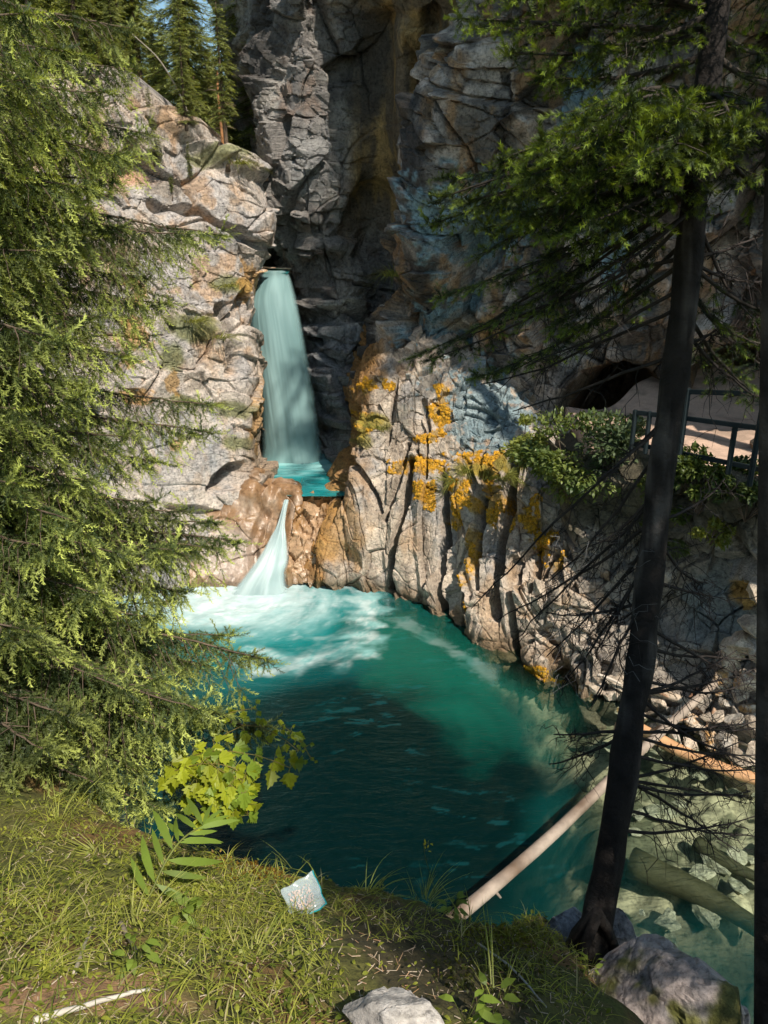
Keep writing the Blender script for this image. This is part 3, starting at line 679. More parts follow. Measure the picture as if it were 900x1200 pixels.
obj('pool_water', me, label='turquoise lower pool, white with foam below the chute', cat='water', kind='structure')
# upper pool
UZ = atz(372, 583, 0)[0]*0+2.05
nx, ny = 120, 160
gx, gy = np.meshgrid(np.linspace(-4.2, .6, nx), np.linspace(20.35, 26.5, ny)); P = np.stack([gx, gy, gx*0+UZ], -1)
st = fbm(P*np.array([1.5, 3, 1]), 4, 850); fo = np.clip(sstep(21.8, 24.0, gy+1.4*st), 0, 1)*.85
c = lerp(np.broadcast_to(c3(.012, .19, .20), P.shape), c3(.30, .55, .54), fo); c = lerp(c, c3(.06, .33, .34), sstep(0, .5, fbm(P*np.array([1.2, 4, 1]), 4, 852))*.6)
P[..., 2] += .04*st
me = mesh_from('upper_pool', P, grid_faces(ny, nx), c, True, M_WATER); fattr(me, 'murk', np.ones(nx*ny)*.97); fattr(me, 'foam', fo*.6)
obj('upper_pool_water', me, label='small bright turquoise upper pool at the foot of the waterfall', cat='water', kind='structure')
# river above the fall
P = np.array([[-3.75, 25.0, 7.80], [-3.0, 25.0, 7.80], [-4.3, 31, 8.0], [-3.2, 31, 8.0]]); me = mesh_from('river', P, np.array([[0, 1, 3, 2]]), np.ones((4, 3))*c3(.05, .3, .3), True, M_WATER)
fattr(me, 'murk', np.ones(4)); fattr(me, 'foam', np.zeros(4)); obj('river_water', me, label='stream feeding the waterfall through the dark slot', cat='water', kind='structure')
# ---------------------------------------------------------------- waterfall
def fall_mat():
    m, nt, ns, ls = newmat('falling_water')
    out = ns.new('ShaderNodeOutputMaterial'); b = ns.new('ShaderNodeBsdfPrincipled')
    a = ns.new('ShaderNodeAttribute'); a.attribute_name = 'Col'; ls.new(a.outputs['Color'], b.inputs['Base Color'])
    b.inputs['Roughness'].default_value = .6; b.inputs['Specular IOR Level'].default_value = .2
    t = ns.new('ShaderNodeBsdfTransparent'); al = ns.new('ShaderNodeAttribute'); al.attribute_name = 'alpha'
    mx = ns.new('ShaderNodeMixShader'); ls.new(al.outputs['Fac'], mx.inputs[0]); ls.new(t.outputs[0], mx.inputs[1]); ls.new(b.outputs[0], mx.inputs[2]); ls.new(mx.outputs[0], out.inputs[0]); return m
M_FALL = fall_mat()
def fall(name, prof, n, m, bulge, seed, base, hi, label, streak=7.0):
    """prof: list of (pxL, pxR, py, Y)"""
    L = crspline(np.array([at(a, y, Y) for a, b, y, Y in prof]), n); Rr = crspline(np.array([at(b, y, Y) for a, b, y, Y in prof]), n)
    u = np.linspace(0, 1, m)
    P = L[:, None]*(1-u)[None, :, None]+Rr[:, None]*u[None, :, None]
    v = np.linspace(0, 1, n)[:, None]*np.ones(m)[None]
    uu = np.ones(n)[:, None]*u[None]
    q = np.stack([uu*streak, v*1.3, 0*uu], -1); q[..., 0] += .4*fbm(np.stack([uu*2, v*2, 0*v], -1), 3, seed)
    s = .75*fbm(q, 4, seed+3, g=.5)+.35*fbm(q*np.array([.5, 2.2, 1]), 3, seed+9)
    P[..., 1] -= bulge*np.sin(np.pi*uu)**.7+.10*s
    edge = np.minimum(uu, 1-uu)
    al = np.clip(sstep(0, .16, edge+.10*s)*(.92+.35*s), 0, 1)
    k = sstep(-.35, .45, s); c = lerp(np.broadcast_to(c3(*base), P.shape), c3(*hi), k)
    # back sheet gives the water real thickness
    Q = P.copy(); Q[..., 1] += .35*np.sin(np.pi*uu)**.5+.05
    V = np.concatenate([P.reshape(-1, 3), Q.reshape(-1, 3)]); fs = [grid_faces(n, m), grid_faces(n, m, n*m)[:, ::-1]]
    me = mesh_from(name, V, fs, np.concatenate([c.reshape(-1, 3)]*2), True, M_FALL); fattr(me, 'alpha', np.concatenate([al.ravel(), np.clip(al.ravel()*1.2, 0, 1)]))
    return obj(name, me, label=label, cat='waterfall', kind='structure')
fall('waterfall', [(312, 336, 317, 25.8), (303, 341, 325, 25.0), (290, 349, 350, 24.5), (290, 359, 392, 24.2), (296, 368, 440, 24.1), (302, 375, 490, 24.1), (304, 380, 520, 24.1), (302, 384, 541, 24.1)],
     220, 110, .5, 900, (.13, .225, .225), (.26, .385, .38), 'tall silky pale turquoise waterfall dropping out of the dark slot', 3.6)
fall('water_chute', [(332, 338, 588, 20.1), (328, 335, 604, 19.75), (323, 334, 618, 19.4), (316, 336, 630, 19.15), (307, 338, 645, 18.9), (296, 339, 660, 18.6), (280, 337, 680, 18.5), (262, 342, 700, 18.45)],
     120, 60, .22, 940, (.33, .43, .43), (.60, .66, .65), 'short white water chute pouring off the brown rock into the lower pool', 4)

# moss cushions on the buttress: thick little lumps where the rock is mossy
_m = (BUTC[:, 0] > .40)&(BUTC[:, 2] < .12)&(BUTC[:, 1] > .2)&(BUTC[:, 1] < .37); _P = BUTV[_m]; _r = np.random.default_rng(61)
_px, _py = proj(_P); _k = _r.choice(len(_P), min(5200, len(_P)), replace=False); _P = _P[_k]
_th = np.linspace(0, 2*math.pi, 6, endpoint=False); _tv = np.concatenate([[[0, 0, 1]], np.stack([.6*np.cos(_th), .6*np.sin(_th), 0*_th+.7], 1), np.stack([np.cos(_th), np.sin(_th), 0*_th], 1)])
_tf = [[0, 1+i, 1+(i+1) % 6] for i in range(6)]+[[1+i, 7+i, 7+(i+1) % 6] for i in range(6)]+[[1+i, 7+(i+1) % 6, 1+(i+1) % 6] for i in range(6)]; _tf = np.array(_tf)
_V = []; _F = []; _C = []
for i, p in enumerate(_P):
    n = np.array([_r.normal(0, .35), -1, _r.uniform(.1, .9)]); n /= np.linalg.norm(n); a = np.cross(n, [1, 0, .1]); a /= np.linalg.norm(a); b = np.cross(n, a); s = _r.uniform(.012, .034)
    q = p-n*.01+(_tv[:, :1]*a*s*1.2+_tv[:, 1:2]*b*s*1.2+_tv[:, 2:]*n*s*1.0)*(1+.25*_r.normal(0, 1, (13, 1)).clip(-1, 1)); _V.append(q); _F.append(_tf+13*i)
    t = _r.random(); _C.append(np.repeat((c3(.56, .27, .02)*(1-t)+c3(.28, .17, .025)*t)[None], 13, 0))
obj('moss', mesh_from('moss', np.concatenate(_V), np.concatenate(_F), np.concatenate(_C), True, M_MOSS), label='bright orange moss cushions clinging to the sunlit rock columns', cat='moss', kind='stuff')
# ================================================================ conifers
def rot_between(D, U):
    """frames (n,3,3): columns = forward D, side, up"""
    D = D/(np.linalg.norm(D, axis=-1, keepdims=True)+1e-9)
    S_ = np.cross(U, D); S_ /= np.linalg.norm(S_, axis=-1, keepdims=True)+1e-9
    return np.stack([D, S_, np.cross(D, S_)], -1)
def twig_template(L=.11, nn=46, nl=.017, nw=.0026, rng=RNG, flat=.45):
    """needles of one spruce twig along +x as single tapering triangles"""
    t = np.linspace(.02, 1, nn); a = rng.uniform(0, 2*math.pi, nn)
    base = np.stack([t*L, 0*t, 0*t], 1)
    out = np.stack([np.full(nn, .75)+rng.uniform(-.1, .35, nn), np.cos(a), np.sin(a)*flat+.25], 1); out /= np.linalg.norm(out, axis=1, keepdims=True)
    ln = nl*(1-.35*t**3)*rng.uniform(.8, 1.15, nn)
    tip = base+out*ln[:, None]
    sd = np.cross(out, np.array([0, 0, 1.])); sd /= np.linalg.norm(sd, axis=1, keepdims=True)+1e-9
    V = np.stack([base-sd*nw*.5, base+sd*nw*.5+out*.002, tip], 1).reshape(-1, 3)
    return V, np.arange(nn*3).reshape(-1, 3), np.repeat(t, 3)
def stamp(tpl, Pn, Fr, sc, colA, colB, rng=RNG):
    """instances of template -> arrays. colA inner colour, colB tip colour (n,3)"""
    V, f, t = tpl; n = len(Pn)
    W = np.einsum('nij,kj->nki', Fr, V)*sc[:, None, None]+Pn[:, None]
    C = colA[:, None]*(1-t)[None, :, None]+colB[:, None]*t[None, :, None]
    F_ = f[None]+(np.arange(n)*len(V))[:, None, None]
    return W.reshape(-1, 3), F_.reshape(-1, 3), C.reshape(-1, 3)
def branch(start, tip, sag, width, rng, step=.09, tw_step=.045, droop=.35, twL=.11, bare=.12, wood=None, wr=.018, fill=1.0, side_len=None):
    """one main limb with two ranks of drooping side sprays; returns twig positions, directions, sizes, newness"""
    start = np.asarray(start, float); tip = np.asarray(tip, float); L = np.linalg.norm(tip-start)
    n = max(8, int(L/step)); s = np.linspace(0, 1, n)[:, None]
    path = start+(tip-start)*s+np.array([0, 0, 1.])*(-sag*4*s*(1-s))*1.0
    path += np.cumsum(rng.normal(0, .006*L, (n, 3)), 0)*.25
    if wood is not None: wood.tube(path, wr*(1-.88*s[:, 0])+.0015, 5)
    T = np.gradient(path, axis=0); T /= np.linalg.norm(T, axis=1, keepdims=True)
    P_, D_, S_, W_ = [], [], [], []
    up = np.array([0, 0, 1.])
    for i in range(n):
        u = i/(n-1)
        if u < bare: continue
        side = np.cross(T[i], up); side /= np.linalg.norm(side)+1e-9
        for sg in (-1, 1):
            if rng.random() > fill: continue
            sl = width*(math.sin(math.pi*min(1, (u-bare)/(1-bare)*.9+.12))**.7)*rng.uniform(.55, 1.15)
            if u > .93: sl *= .5
            d0 = T[i]*rng.uniform(.5, .95)+side*sg+up*rng.uniform(-.15, .15); d0 /= np.linalg.norm(d0)
            m = max(3, int(sl/tw_step)); q = np.linspace(0, 1, m)[:, None]
            sp = path[i]+d0*sl*q-up*droop*sl*q**1.7+rng.normal(0, .008, (m, 3))
            if wood is not None and sl > .12: wood.tube(sp[::max(1, m//4)], .004*np.linspace(1, .4, len(sp[::max(1, m//4)])), 3, cap=False)
            tt = np.gradient(sp, axis=0); tt /= np.linalg.norm(tt, axis=1, keepdims=True)+1e-9
            ss = np.cross(tt, up); ss /= np.linalg.norm(ss, axis=1, keepdims=True)+1e-9
            for k2 in (-1, 1):
                dd = tt*.9+ss*k2*rng.uniform(.5, 1.0, (m, 1))-up*rng.uniform(0, .5, (m, 1))
                P_.append(sp); D_.append(dd); S_.append(rng.uniform(.55, 1.1, m)*(1-.25*q[:, 0])); W_.append(q[:, 0])
            P_.append(sp[-1:]); D_.append(tt[-1:]); S_.append(np.array([1.])); W_.append(np.array([1.]))
    P_.append(path[-3:]); D_.append(T[-3:]); S_.append(np.ones(3)); W_.append(np.ones(3))
    return np.concatenate(P_), np.concatenate(D_), np.concatenate(S_), np.concatenate(W_)
def crown_from(branches, tpl, dark, light, rng, twscale=1.0):
    P_ = np.concatenate([b[0] for b in branches]); D_ = np.concatenate([b[1] for b in branches]); S_ = np.concatenate([b[2] for b in branches])*twscale; W_ = np.concatenate([b[3] for b in branches])
    U = np.array([0, 0, 1.])+rng.normal(0, .35, P_.shape)
    Fr = rot_between(D_, U)
    r = rng.random((len(P_), 1)); k = np.clip(W_[:, None]**1.5*.9+.4*(r-.4), 0, 1)
    clump = np.clip(.5+.9*fbm(P_*1.7, 2, 77), 0, 1)[:, None]
    dk = np.array(dark); lt = np.array(light)
    A = dk*(.75+.5*clump)*(1+.3*(r-.5)); B = (dk*(1-k)+lt*k)*(.75+.5*clump)
    V, f, C = stamp(tpl, P_, Fr, S_, A, B)
    return V, f, np.clip(C, 0, 1)
def local(V, base): return V-np.asarray(base)[None]
DARKG = (.022, .040, .010); LIGHTG = (.14, .17, .022)
# ---------------------------------------------------------------- big spruce at the left
rng = np.random.default_rng(3)
base = np.array([-3.75, 4.1, 6.9]); root = empty('spruce_tree', base, 'large drooping spruce filling the left edge, in front of the pale cliff', 'tree')
h = 6.6
zz = np.linspace(0, 1, 24); tp = np.stack([.02*np.sin(zz*9), .03*np.cos(zz*7), zz*h-.4], 1); tr_ = MB(); tr_.tube(tp, .16*(1-.75*zz)+.01, 12, (.09, .065, .045))
obj('trunk', tr_.build('trunk', M_BARK), root)
wood = MB(); br = []
def trunk_at(z): return np.array([base[0], base[1], z])
# limbs reaching into the picture: (tip px, tip py, tip depth, start z above tip, width)
tips = [(150,30,5.2,.5,.45),(165,75,5.6,.5,.5),(120,110,4.6,.6,.5),(175,150,5.8,.7,.45),(80,60,4.2,.4,.5),(60,160,4.4,.6,.5),(150,180,5.0,.6,.35),
        (130,215,4.6,.6,.5),(215,275,5.0,.7,.55),(90,250,4.2,.6,.5),(250,285,5.4,.9,.34),(180,320,4.8,.7,.5),(60,300,3.7,.6,.5),(195,355,4.8,.8,.42),(120,370,4.2,.7,.5),
        (150,420,4.5,.8,.42),(245,482,5.0,1.1,.26),(50,400,3.7,.7,.5),(245,507,4.8,1.1,.28),(175,545,4.6,1.0,.36),(90,470,3.9,.8,.5),(140,520,4.1,.9,.45),
        (268,632,4.8,1.2,.42),(255,655,4.6,1.2,.45),(225,600,4.7,1.1,.42),(180,590,4.3,1.0,.5),(100,560,3.8,.9,.5),(215,690,4.4,1.1,.45),(250,610,5.0,1.2,.3),
        (300,772,4.2,1.2,.42),(270,740,4.6,1.2,.40),(235,770,4.1,1.1,.5),(310,845,3.9,1.1,.36),(180,720,3.9,1.0,.5),(120,700,3.5,.8,.5),(60,640,3.3,.7,.5),(40,740,3.0,.6,.5),
        (260,840,3.7,1.0,.45),(200,860,3.5,.9,.45),(140,800,3.3,.8,.5),(90,840,3.1,.7,.5),(230,900,3.6,.8,.36),(160,900,3.4,.7,.4),(40,870,2.9,.6,.45),(100,910,3.1,.5,.4),(20,560,3.3,.6,.5),(10,480,3.3,.5,.5),(0,300,3.5,.5,.5),(10,200,3.6,.5,.5),(20,90,3.8,.4,.5),(190,945,3.4,.6,.3),(120,950,3.2,.45,.3),
        (150,640,3.9,1.0,.5),(20,700,3.2,.6,.5),(190,800,3.7,1.0,.5),(210,650,4.2,1.1,.45)]
for (x, y, Y, dz, wd) in tips:
    t = at(x, y, Y); wd = wd*1.15; s0 = trunk_at(max(t[2]+dz*.75, base[2]+.3)); s0[2] = min(s0[2], base[2]+h-.6)
    br.append(branch(s0, t, rng.uniform(.02, .14), wd*1.1, rng, step=.06, tw_step=.042, droop=.75, wood=wood, wr=.02, bare=.16, fill=.95))
CONT = [(0,160),(100,165),(200,140),(270,190),(330,170),(400,150),(480,170),(540,165),(600,200),(660,235),(720,215),(780,250),(850,270),(900,230),(950,180)]
for k in range(28):   # filling limbs behind the outermost sprays
    y = rng.uniform(-40, 950); xm = np.interp(y, [c[0] for c in CONT], [c[1] for c in CONT]); x = rng.uniform(-60, xm-5)
    t = at(x, y, rng.uniform(3.2, 4.9)); s0 = trunk_at(min(max(t[2]+rng.uniform(.4, .9), base[2]+.3), base[2]+h-.4)); br.append(branch(s0, t, rng.uniform(.02, .12), .5, rng, step=.075, tw_step=.05, droop=.8, wood=wood, wr=.018, bare=.2, fill=.9))
for k in range(26):   # limbs on the other sides
    a = rng.uniform(R(60), R(330)); z = rng.uniform(base[2]+.8, base[2]+h-.6); L = 1.7*(1-(z-base[2])/h*.6)
    t = trunk_at(z)+np.array([math.cos(a)*L, math.sin(a)*L, -.7]); br.append(branch(trunk_at(z), t, .08, .5, rng, step=.16, tw_step=.09, wood=wood, wr=.018))
tpl = twig_template(.15, 32, .029, .0070, rng, .9)
V, f, C = crown_from(br, tpl, (.052, .076, .025), (.58, .64, .16), rng)
print('spruce twigs', sum(len(b[0]) for b in br), 'faces', len(f))
crown = obj('crown', mesh_from('crown', local(V, base), f, C, False, M_NEEDLE), root)
wood.V = [local(v, base) for v in wood.V]; wood.C = [c*np.array([.11, .08, .055]) for c in wood.C]
obj('limbs', wood.build('limbs', M_BARK), root)
# ---------------------------------------------------------------- right spruce with the leaning trunk
rng = np.random.default_rng(5)
tb = [(690,1150,2.62),(700,1080,2.72),(722,960,2.82),(740,840,2.92),(752,760,2.98),(765,650,3.05),(775,560,3.1),(790,450,3.15),(803,340,3.2),(815,220,3.25),(828,110,3.3),(842,0,3.35),(856,-120,3.4),(870,-260,3.45),(884,-420,3.5)]
tc_ = crspline(np.array([at(*p) for p in tb]), 60); base = tc_[0].copy()
root = empty('spruce_tree', base, 'dark leaning spruce trunk with bare lower twigs at the right, on the bank edge', 'tree')
rad = np.interp(np.arange(60), [0, 6, 20, 40, 59], [.088, .068, .056, .050, .040])
rad = rad*(1+.05*np.sin(np.arange(60)*1.3))
tr_ = MB(); Vt, ft = tube(local(tc_, base), rad, 28); kk = fbm(Vt*np.array([14, 14, 4]), 3, 61); ctr = np.repeat(local(tc_, base), 28, 0)
Vt[:60*28] += (Vt[:60*28]-ctr)*(.20*kk[:60*28, None]+.08*fbm(Vt[:60*28]*np.array([45, 45, 14]), 2, 63)[:, None])
cl = lerp(np.broadcast_to(c3(.020, .016, .014), Vt.shape), c3(.07, .06, .053), sstep(.05, .45, kk+.5*fbm(Vt*np.array([30, 30, 10]), 2, 64))); tr_.add(Vt, ft, cl)
for k in range(5):   # root flare
    a = k/7*6.28+.3; e = base+np.array([math.cos(a)*.14, math.sin(a)*.14, -.15]); q = np.linspace(0, 1, 6)[:, None]
    p = (base+np.array([0, 0, .42]))*(1-q)+e*q+np.array([math.cos(a)*.06, math.sin(a)*.06, 0])*np.sin(q*3.1); tr_.tube(local(p, base),   .028*(1-.6*q[:, 0]), 6, (.025, .02, .017))
obj('trunk', tr_.build('trunk', M_BARK), root)
def tz_at(py_):  # point on the trunk axis at image height
    X, Y = proj(tc_); i = np.argmin(np.abs(Y-py_)); return tc_[i]
wood = MB(); br = []
lim = [ # start py on trunk, tip px, py, depth, width, sag
 (150,515,232,3.6,.24,-.02),(165,505,262,4.2,.22,.0),(130,590,185,3.2,.26,-.04),(120,640,160,2.9,.24,-.05),(150,560,300,3.9,.26,.03),(180,600,330,3.7,.22,.04),(110,690,140,2.6,.24,-.05),(130,740,115,2.5,.2,-.04),(170,520,205,3.9,.2,0),
 (200,640,300,3.4,.24,.03),(210,560,380,4.3,.22,.05),(230,480,420,4.6,.20,.06),(215,520,350,4.4,.22,.05),(260,500,425,4.4,.2,.05),(140,760,190,2.3,.2,0),(120,860,150,2.5,.22,-.04),(110,930,190,2.6,.24,0),(140,900,230,2.9,.2,.03),
 (40,540,20,3.7,.2,.0),(30,600,60,3.5,.22,.03),(20,530,-20,3.9,.22,0),(60,640,90,3.4,.22,.04),(10,700,50,3.2,.22,.04),(0,620,-40,3.5,.24,0),(-40,700,-20,3.0,.24,0),(-60,560,-30,3.8,.24,.05),(30,930,60,3.7,.24,.04),(60,960,110,3.7,.24,.04),
 (250,650,380,3.6,.2,.05),(280,600,430,4.2,.18,.06),(-20,760,30,3.8,.2,.02),(-80,960,0,3.9,.25,.05),(300,560,440,4.4,.16,.05),
 (320,920,400,3.4,.22,.08),(340,930,440,3.8,.18,.08),(360,905,470,3.9,.12,.06),(300,960,380,3.0,.2,.06),(190,700,260,2.7,.2,.02),(160,660,230,2.9,.24,0),
 (180,610,250,3.2,.25,.02),(190,570,265,3.5,.25,.02),(170,550,235,3.6,.22,.0),(150,620,205,3.0,.25,0),(160,700,200,2.7,.24,0),(175,660,270,3.1,.24,.02),(140,700,165,2.6,.22,-.02),
 (125,650,185,3.0,.24,0),(135,800,135,2.5,.18,-.02),(145,840,170,2.6,.18,0)]
for (sy, x, y, Y, wd, sg) in lim:
    s0 = tz_at(sy); t = at(x, y, Y)
    br.append(branch(s0, t, sg, wd, rng, step=.065, tw_step=.042, droop=.25, wood=wood, wr=.014 if y < 300 else .009, bare=.12, fill=.95 if y < 280 else .6))
for k in range(16):  # unseen upper limbs added on the sun side to shade the trunk
    a = rng.uniform(-1.7, .1); i = rng.integers(50, 59); s0 = tc_[i]; t = s0+np.array([math.cos(a)*.95, math.sin(a)*.95, .1]); br.append(branch(s0, t, .03, .28, rng, step=.12, tw_step=.08, wood=wood, wr=.012))
tplr = twig_template(.08, 44, .026, .0036, rng, .9)
V, f, C = crown_from(br, tplr, (.020, .034, .012), (.24, .32, .035), rng)
print('right spruce', len(f))
obj('crown', mesh_from('crown', local(V, base), f, C, False, M_NEEDLE), root)
wood.V = [local(v, base) for v in wood.V]; wood.C = [c*np.array([.05, .04, .032]) for c in wood.C]
obj('limbs', wood.build('limbs', M_BARK), root)
def dead_limb(mb, s0, tip, sag, r0, rng, twigs=9, tl=.25, col=(.04, .032, .028), curl=.3):
    s0 = np.asarray(s0); tip = np.asarray(tip); L = np.linalg.norm(tip-s0); n = 12; q = np.linspace(0, 1, n)[:, None]
    p = s0+(tip-s0)*q-np.array([0, 0, 1.])*sag*4*q*(1-q)+np.cumsum(rng.normal(0, .012*L, (n, 3)), 0)*.4
    mb.tube(p, r0*(1-.8*q[:, 0])+.0012, 5, col)
    for k in range(twigs):
        u = rng.uniform(.2, .98); i = int(u*(n-1)); d = (tip-s0)/L+rng.normal(0, .75, 3); d[2] -= curl; d /= np.linalg.norm(d); l = tl*rng.uniform(.35, 1.1)*(1.1-u*.5)
        m = 5; w = np.linspace(0, 1, m)[:, None]; pp = p[i]+d*l*w+np.array([0, 0, -1.])*l*.25*w**2+rng.normal(0, .012, (m, 3))
        mb.tube(pp, r0*.28*(1-.75*w[:, 0])+.0008, 3, col, cap=False)
        for j in range(3):
            d2 = d+rng.normal(0, .8, 3); d2 /= np.linalg.norm(d2); l2 = l*rng.uniform(.3, .6); e = pp[rng.integers(1, m)]
            mb.tube(np.stack([e, e+d2*l2*.5, e+d2*l2+np.array([0, 0, -.02])]), [.0016, .0012, .0007], 3, col, cap=False)
dd = MB()
dl = [(300,900,270,3.4),(330,620,420,3.6),(350,560,455,4.2),(290,540,400,4.2),(380,900,470,3.6),(310,900,330,3.3),(260,900,400,3.4),(400,600,480,3.8),(240,700,350,2.9),(420,850,380,3.3),
      (500,560,700,4.2),(560,600,760,3.9),(520,640,680,3.4),(600,580,720,4.0),(640,640,770,3.6),(560,690,640,3.2),(620,700,760,3.1),(660,660,800,3.3),(480,700,560,3.1),(700,640,720,3.4),(680,690,830,3.0),
      (600,850,560,3.3),(640,830,680,3.3),(680,840,700,3.3),(720,870,790,3.3),(760,890,770,3.4),
      (790,890,800,3.3),(830,895,850,3.2),(850,890,880,3.2),(880,885,905,3.1),(900,880,940,3.1),(860,650,860,3.1),(940,890,985,3.0),(960,885,960,3.1),(820,895,780,3.4),(900,870,1000,3.2),(870,640,900,3.1),(920,880,930,2.8),
      (820,895,900,3.1),(845,885,840,3.3),(805,870,760,3.2),(915,870,870,3.2)]
for (sy, x, y, Y) in dl:
    d1 = MB(); dead_limb(d1, tz_at(sy), at(x, y, Y), rng.uniform(0, .05), .008, rng, twigs=12, tl=.26); d1.V = [local(v, base) for v in d1.V]; obj('dead_branch', d1.build('dead_branch', M_BARK), root)
# hanging tangle of grey witches-beard twigs
for k in range(70):
    s0 = at(rng.uniform(640, 800), rng.uniform(620, 800), rng.uniform(2.85, 3.3)); d = np.array([rng.normal(0, .10), rng.normal(0, .08), -rng.uniform(.04, .16)])
    q = np.linspace(0, 1, 6)[:, None]; dd.tube(s0+d*q+rng.normal(0, .012, (6, 3)), .0014, 3, (.13, .125, .12), cap=False)
dd.V = [local(v, base) for v in dd.V]
obj('hanging_lichen', dd.build('hanging_lichen', M_BARK), root)['kind'] = 'stuff'
# ---------------------------------------------------------------- trunk at the right frame edge
tb = [(885,1330,2.0),(888,1200,2.1),(890,1000,2.2),(893,800,2.3),(896,600,2.4),(900,400,2.5),(906,200,2.6),(912,0,2.7),(918,-200,2.8)]
p = crspline(np.array([at(x+16, y, Y) for x, y, Y in tb]), 40); base = p[0].copy()
root = empty('spruce_tree', base, 'dark tree trunk cut off by the right edge of the photo', 'tree')
tr_ = MB(); V, f = tube(local(p, base), .062, 20); kk = fbm(V*14, 3, 66); tr_.add(V, f, lerp(np.broadcast_to(c3(.035, .028, .024), V.shape), c3(.08, .065, .055), sstep(0, .5, kk)))
obj('trunk', tr_.build('trunk', M_BARK), root)
dd = MB()
for k in range(14):
    dd = MB(); i = rng.integers(2, 38); a = rng.uniform(-.6, .6); dead_limb(dd, local(p, base)[i], local(p, base)[i]+np.array([.5, a, rng.uniform(-.1, .1)]), .03, .006, rng, 6); obj('dead_branch', dd.build('dead_branch', M_BARK), root)
# ================================================================ distant conifers on the slope behind the left cliff
hill = [[tz(-60,80,40),tz(-30,78,22),tz(-17,76,15),tz(-4,74,14),tz(16,70,14)],
        [tz(-50,50,34),tz(-26,50,22),tz(-14,50,14.5),tz(-5,50,13),tz(10,50,14)],
        [tz(-36,36,25),tz(-20,36,17.5),tz(-11,35,13.4),tz(-4.8,35,11.4),tz(6,36,13)],
        [tz(-26,20,15),tz(-15,24.5,14.2),tz(-9.5,25.5,12.2),tz(-6.2,26,10.6),tz(-5.2,27,8.0)],
        [tz(-26,18,13),tz(-15,23,13),tz(-9.5,24.2,11),tz(-6.2,25,8.4),tz(-5.2,26,6)]]
def c_hill(P, px, py, D): n = fbm(P*.7, 3, 670); return lerp(np.broadcast_to(c3(.07, .075, .025), P.shape), c3(.15, .13, .06), sstep(0, .4, n))
V, fs, cc = sheet(hill, 90, 120, lambda P, px, py: .5*fbm(P*.35, 3, 671)+.1*fbm(P*2, 3, 672), c_hill, skirt=3, back=(0, 0, -1))
HV = V[:90*120]
obj('hillside', mesh_from('hillside', V, fs, cc, True, M_SOIL), label='wooded slope behind the left cliff', cat='hillside', kind='structure')
def hill_z(x, y):
    d = (HV[:, 0]-x)**2+(HV[:, 1]-y)**2; return HV[np.argmin(d), 2]
def far_conifer(seed, H=8., Rb=1.25, bare=.08, dead=False):
    rng = np.random.default_rng(seed); tm = MB(); q = np.linspace(0, 1, 14)
    tm.tube(np.stack([.04*np.sin(q*5), .04*np.cos(q*4), q*H], 1), .11*(1-q)+.012, 7, (.12, .085, .06) if not dead else (.42, .24, .13))
    P_, D_, S_, W_ = [], [], [], []
    z = H*bare
    while z < H*.985:
        u = (z-H*bare)/(H*(1-bare)); r = Rb*(1-u)**.75*rng.uniform(.65, 1.1)+.06
        for k in range(rng.integers(4, 7)):
            a = rng.uniform(0, 6.283); rr = r*rng.uniform(.6, 1.15); m = max(2, int(rr/.09)); s = np.linspace(.12, 1, m)[:, None]
            d = np.array([math.cos(a), math.sin(a), 0.]); p = np.array([0, 0, z])+d*rr*s-np.array([0, 0, 1.])*rr*(.35+.1*rng.random())*s**1.4+np.array([0, 0, .08])*s
            tm.tube(p[[0, -1]], [.014, .004], 3, (.10, .08, .06), cap=False)
            sd = np.cross(d, [0, 0, 1.])
            for sg in (-1, 1, 0):
                P_.append(p+rng.normal(0, .02, p.shape)); D_.append(d*.7+sd*sg*.9+np.array([0, 0, -.35])+rng.normal(0, .15, p.shape)); S_.append(rng.uniform(.7, 1.3, m)*(.6+.5*(1-s[:, 0]))); W_.append(s[:, 0])
        z += rng.uniform(.10, .2)
    br = [(np.concatenate(P_), np.concatenate(D_), np.concatenate(S_), np.concatenate(W_))]
    tplf = twig_template(.24, 12, .085, .022, rng)
    V, f, C = crown_from(br, tplf, (.12, .15, .05), (.46, .48, .14), rng)
    return tm.build('trunk', M_BARK), mesh_from('crown', V, f, C, False, M_NEEDLE)
protos = [far_conifer(21, 9, 1.3), far_conifer(22, 8, 1.0), far_conifer(23, 10, 1.5), far_conifer(24, 7.5, .8, .3)]
print('far crown faces', [len(p[1].polygons) for p in protos])
def place_tree(i, x, y, z, s, rz, label, group=None, lean=0):
    r = empty('conifer_tree', (x, y, z), label, 'tree', group); r.rotation_euler = (0, lean, rz); r.scale = (s, s, s)
    obj('trunk', protos[i][0], r); obj('crown', protos[i][1], r); return r
rng = np.random.default_rng(9)
G1 = 'conifers in the background forest'
spec = []
for k in range(72):
    px_ = rng.uniform(60, 318); Y = rng.uniform(25.5, 44)
    spec.append((px_, Y, rng.uniform(.75, 1.2)))
spec.sort(key=lambda q: q[1])
for k, (px_, Y, s) in enumerate(spec):
    x = (px_-450)/F*Y*1.0*.97
    z = hill_z(x, Y)-.2
    top = z+8.5*s
    # keep two sky gaps open at px 200-235 and 245-285
    if 192 < px_ < 238 or 243 < px_ < 288:
        P0 = at(px_, rng.uniform(25, 45) if px_ < 240 else rng.uniform(50, 85), Y); s = max(.35, min(s, (P0[2]-z)/9))
    place_tree(int(rng.integers(0, 4)), x, Y, z, s, rng.uniform(0, 6.28), 'dark conifer in the forest behind the left cliff', G1)
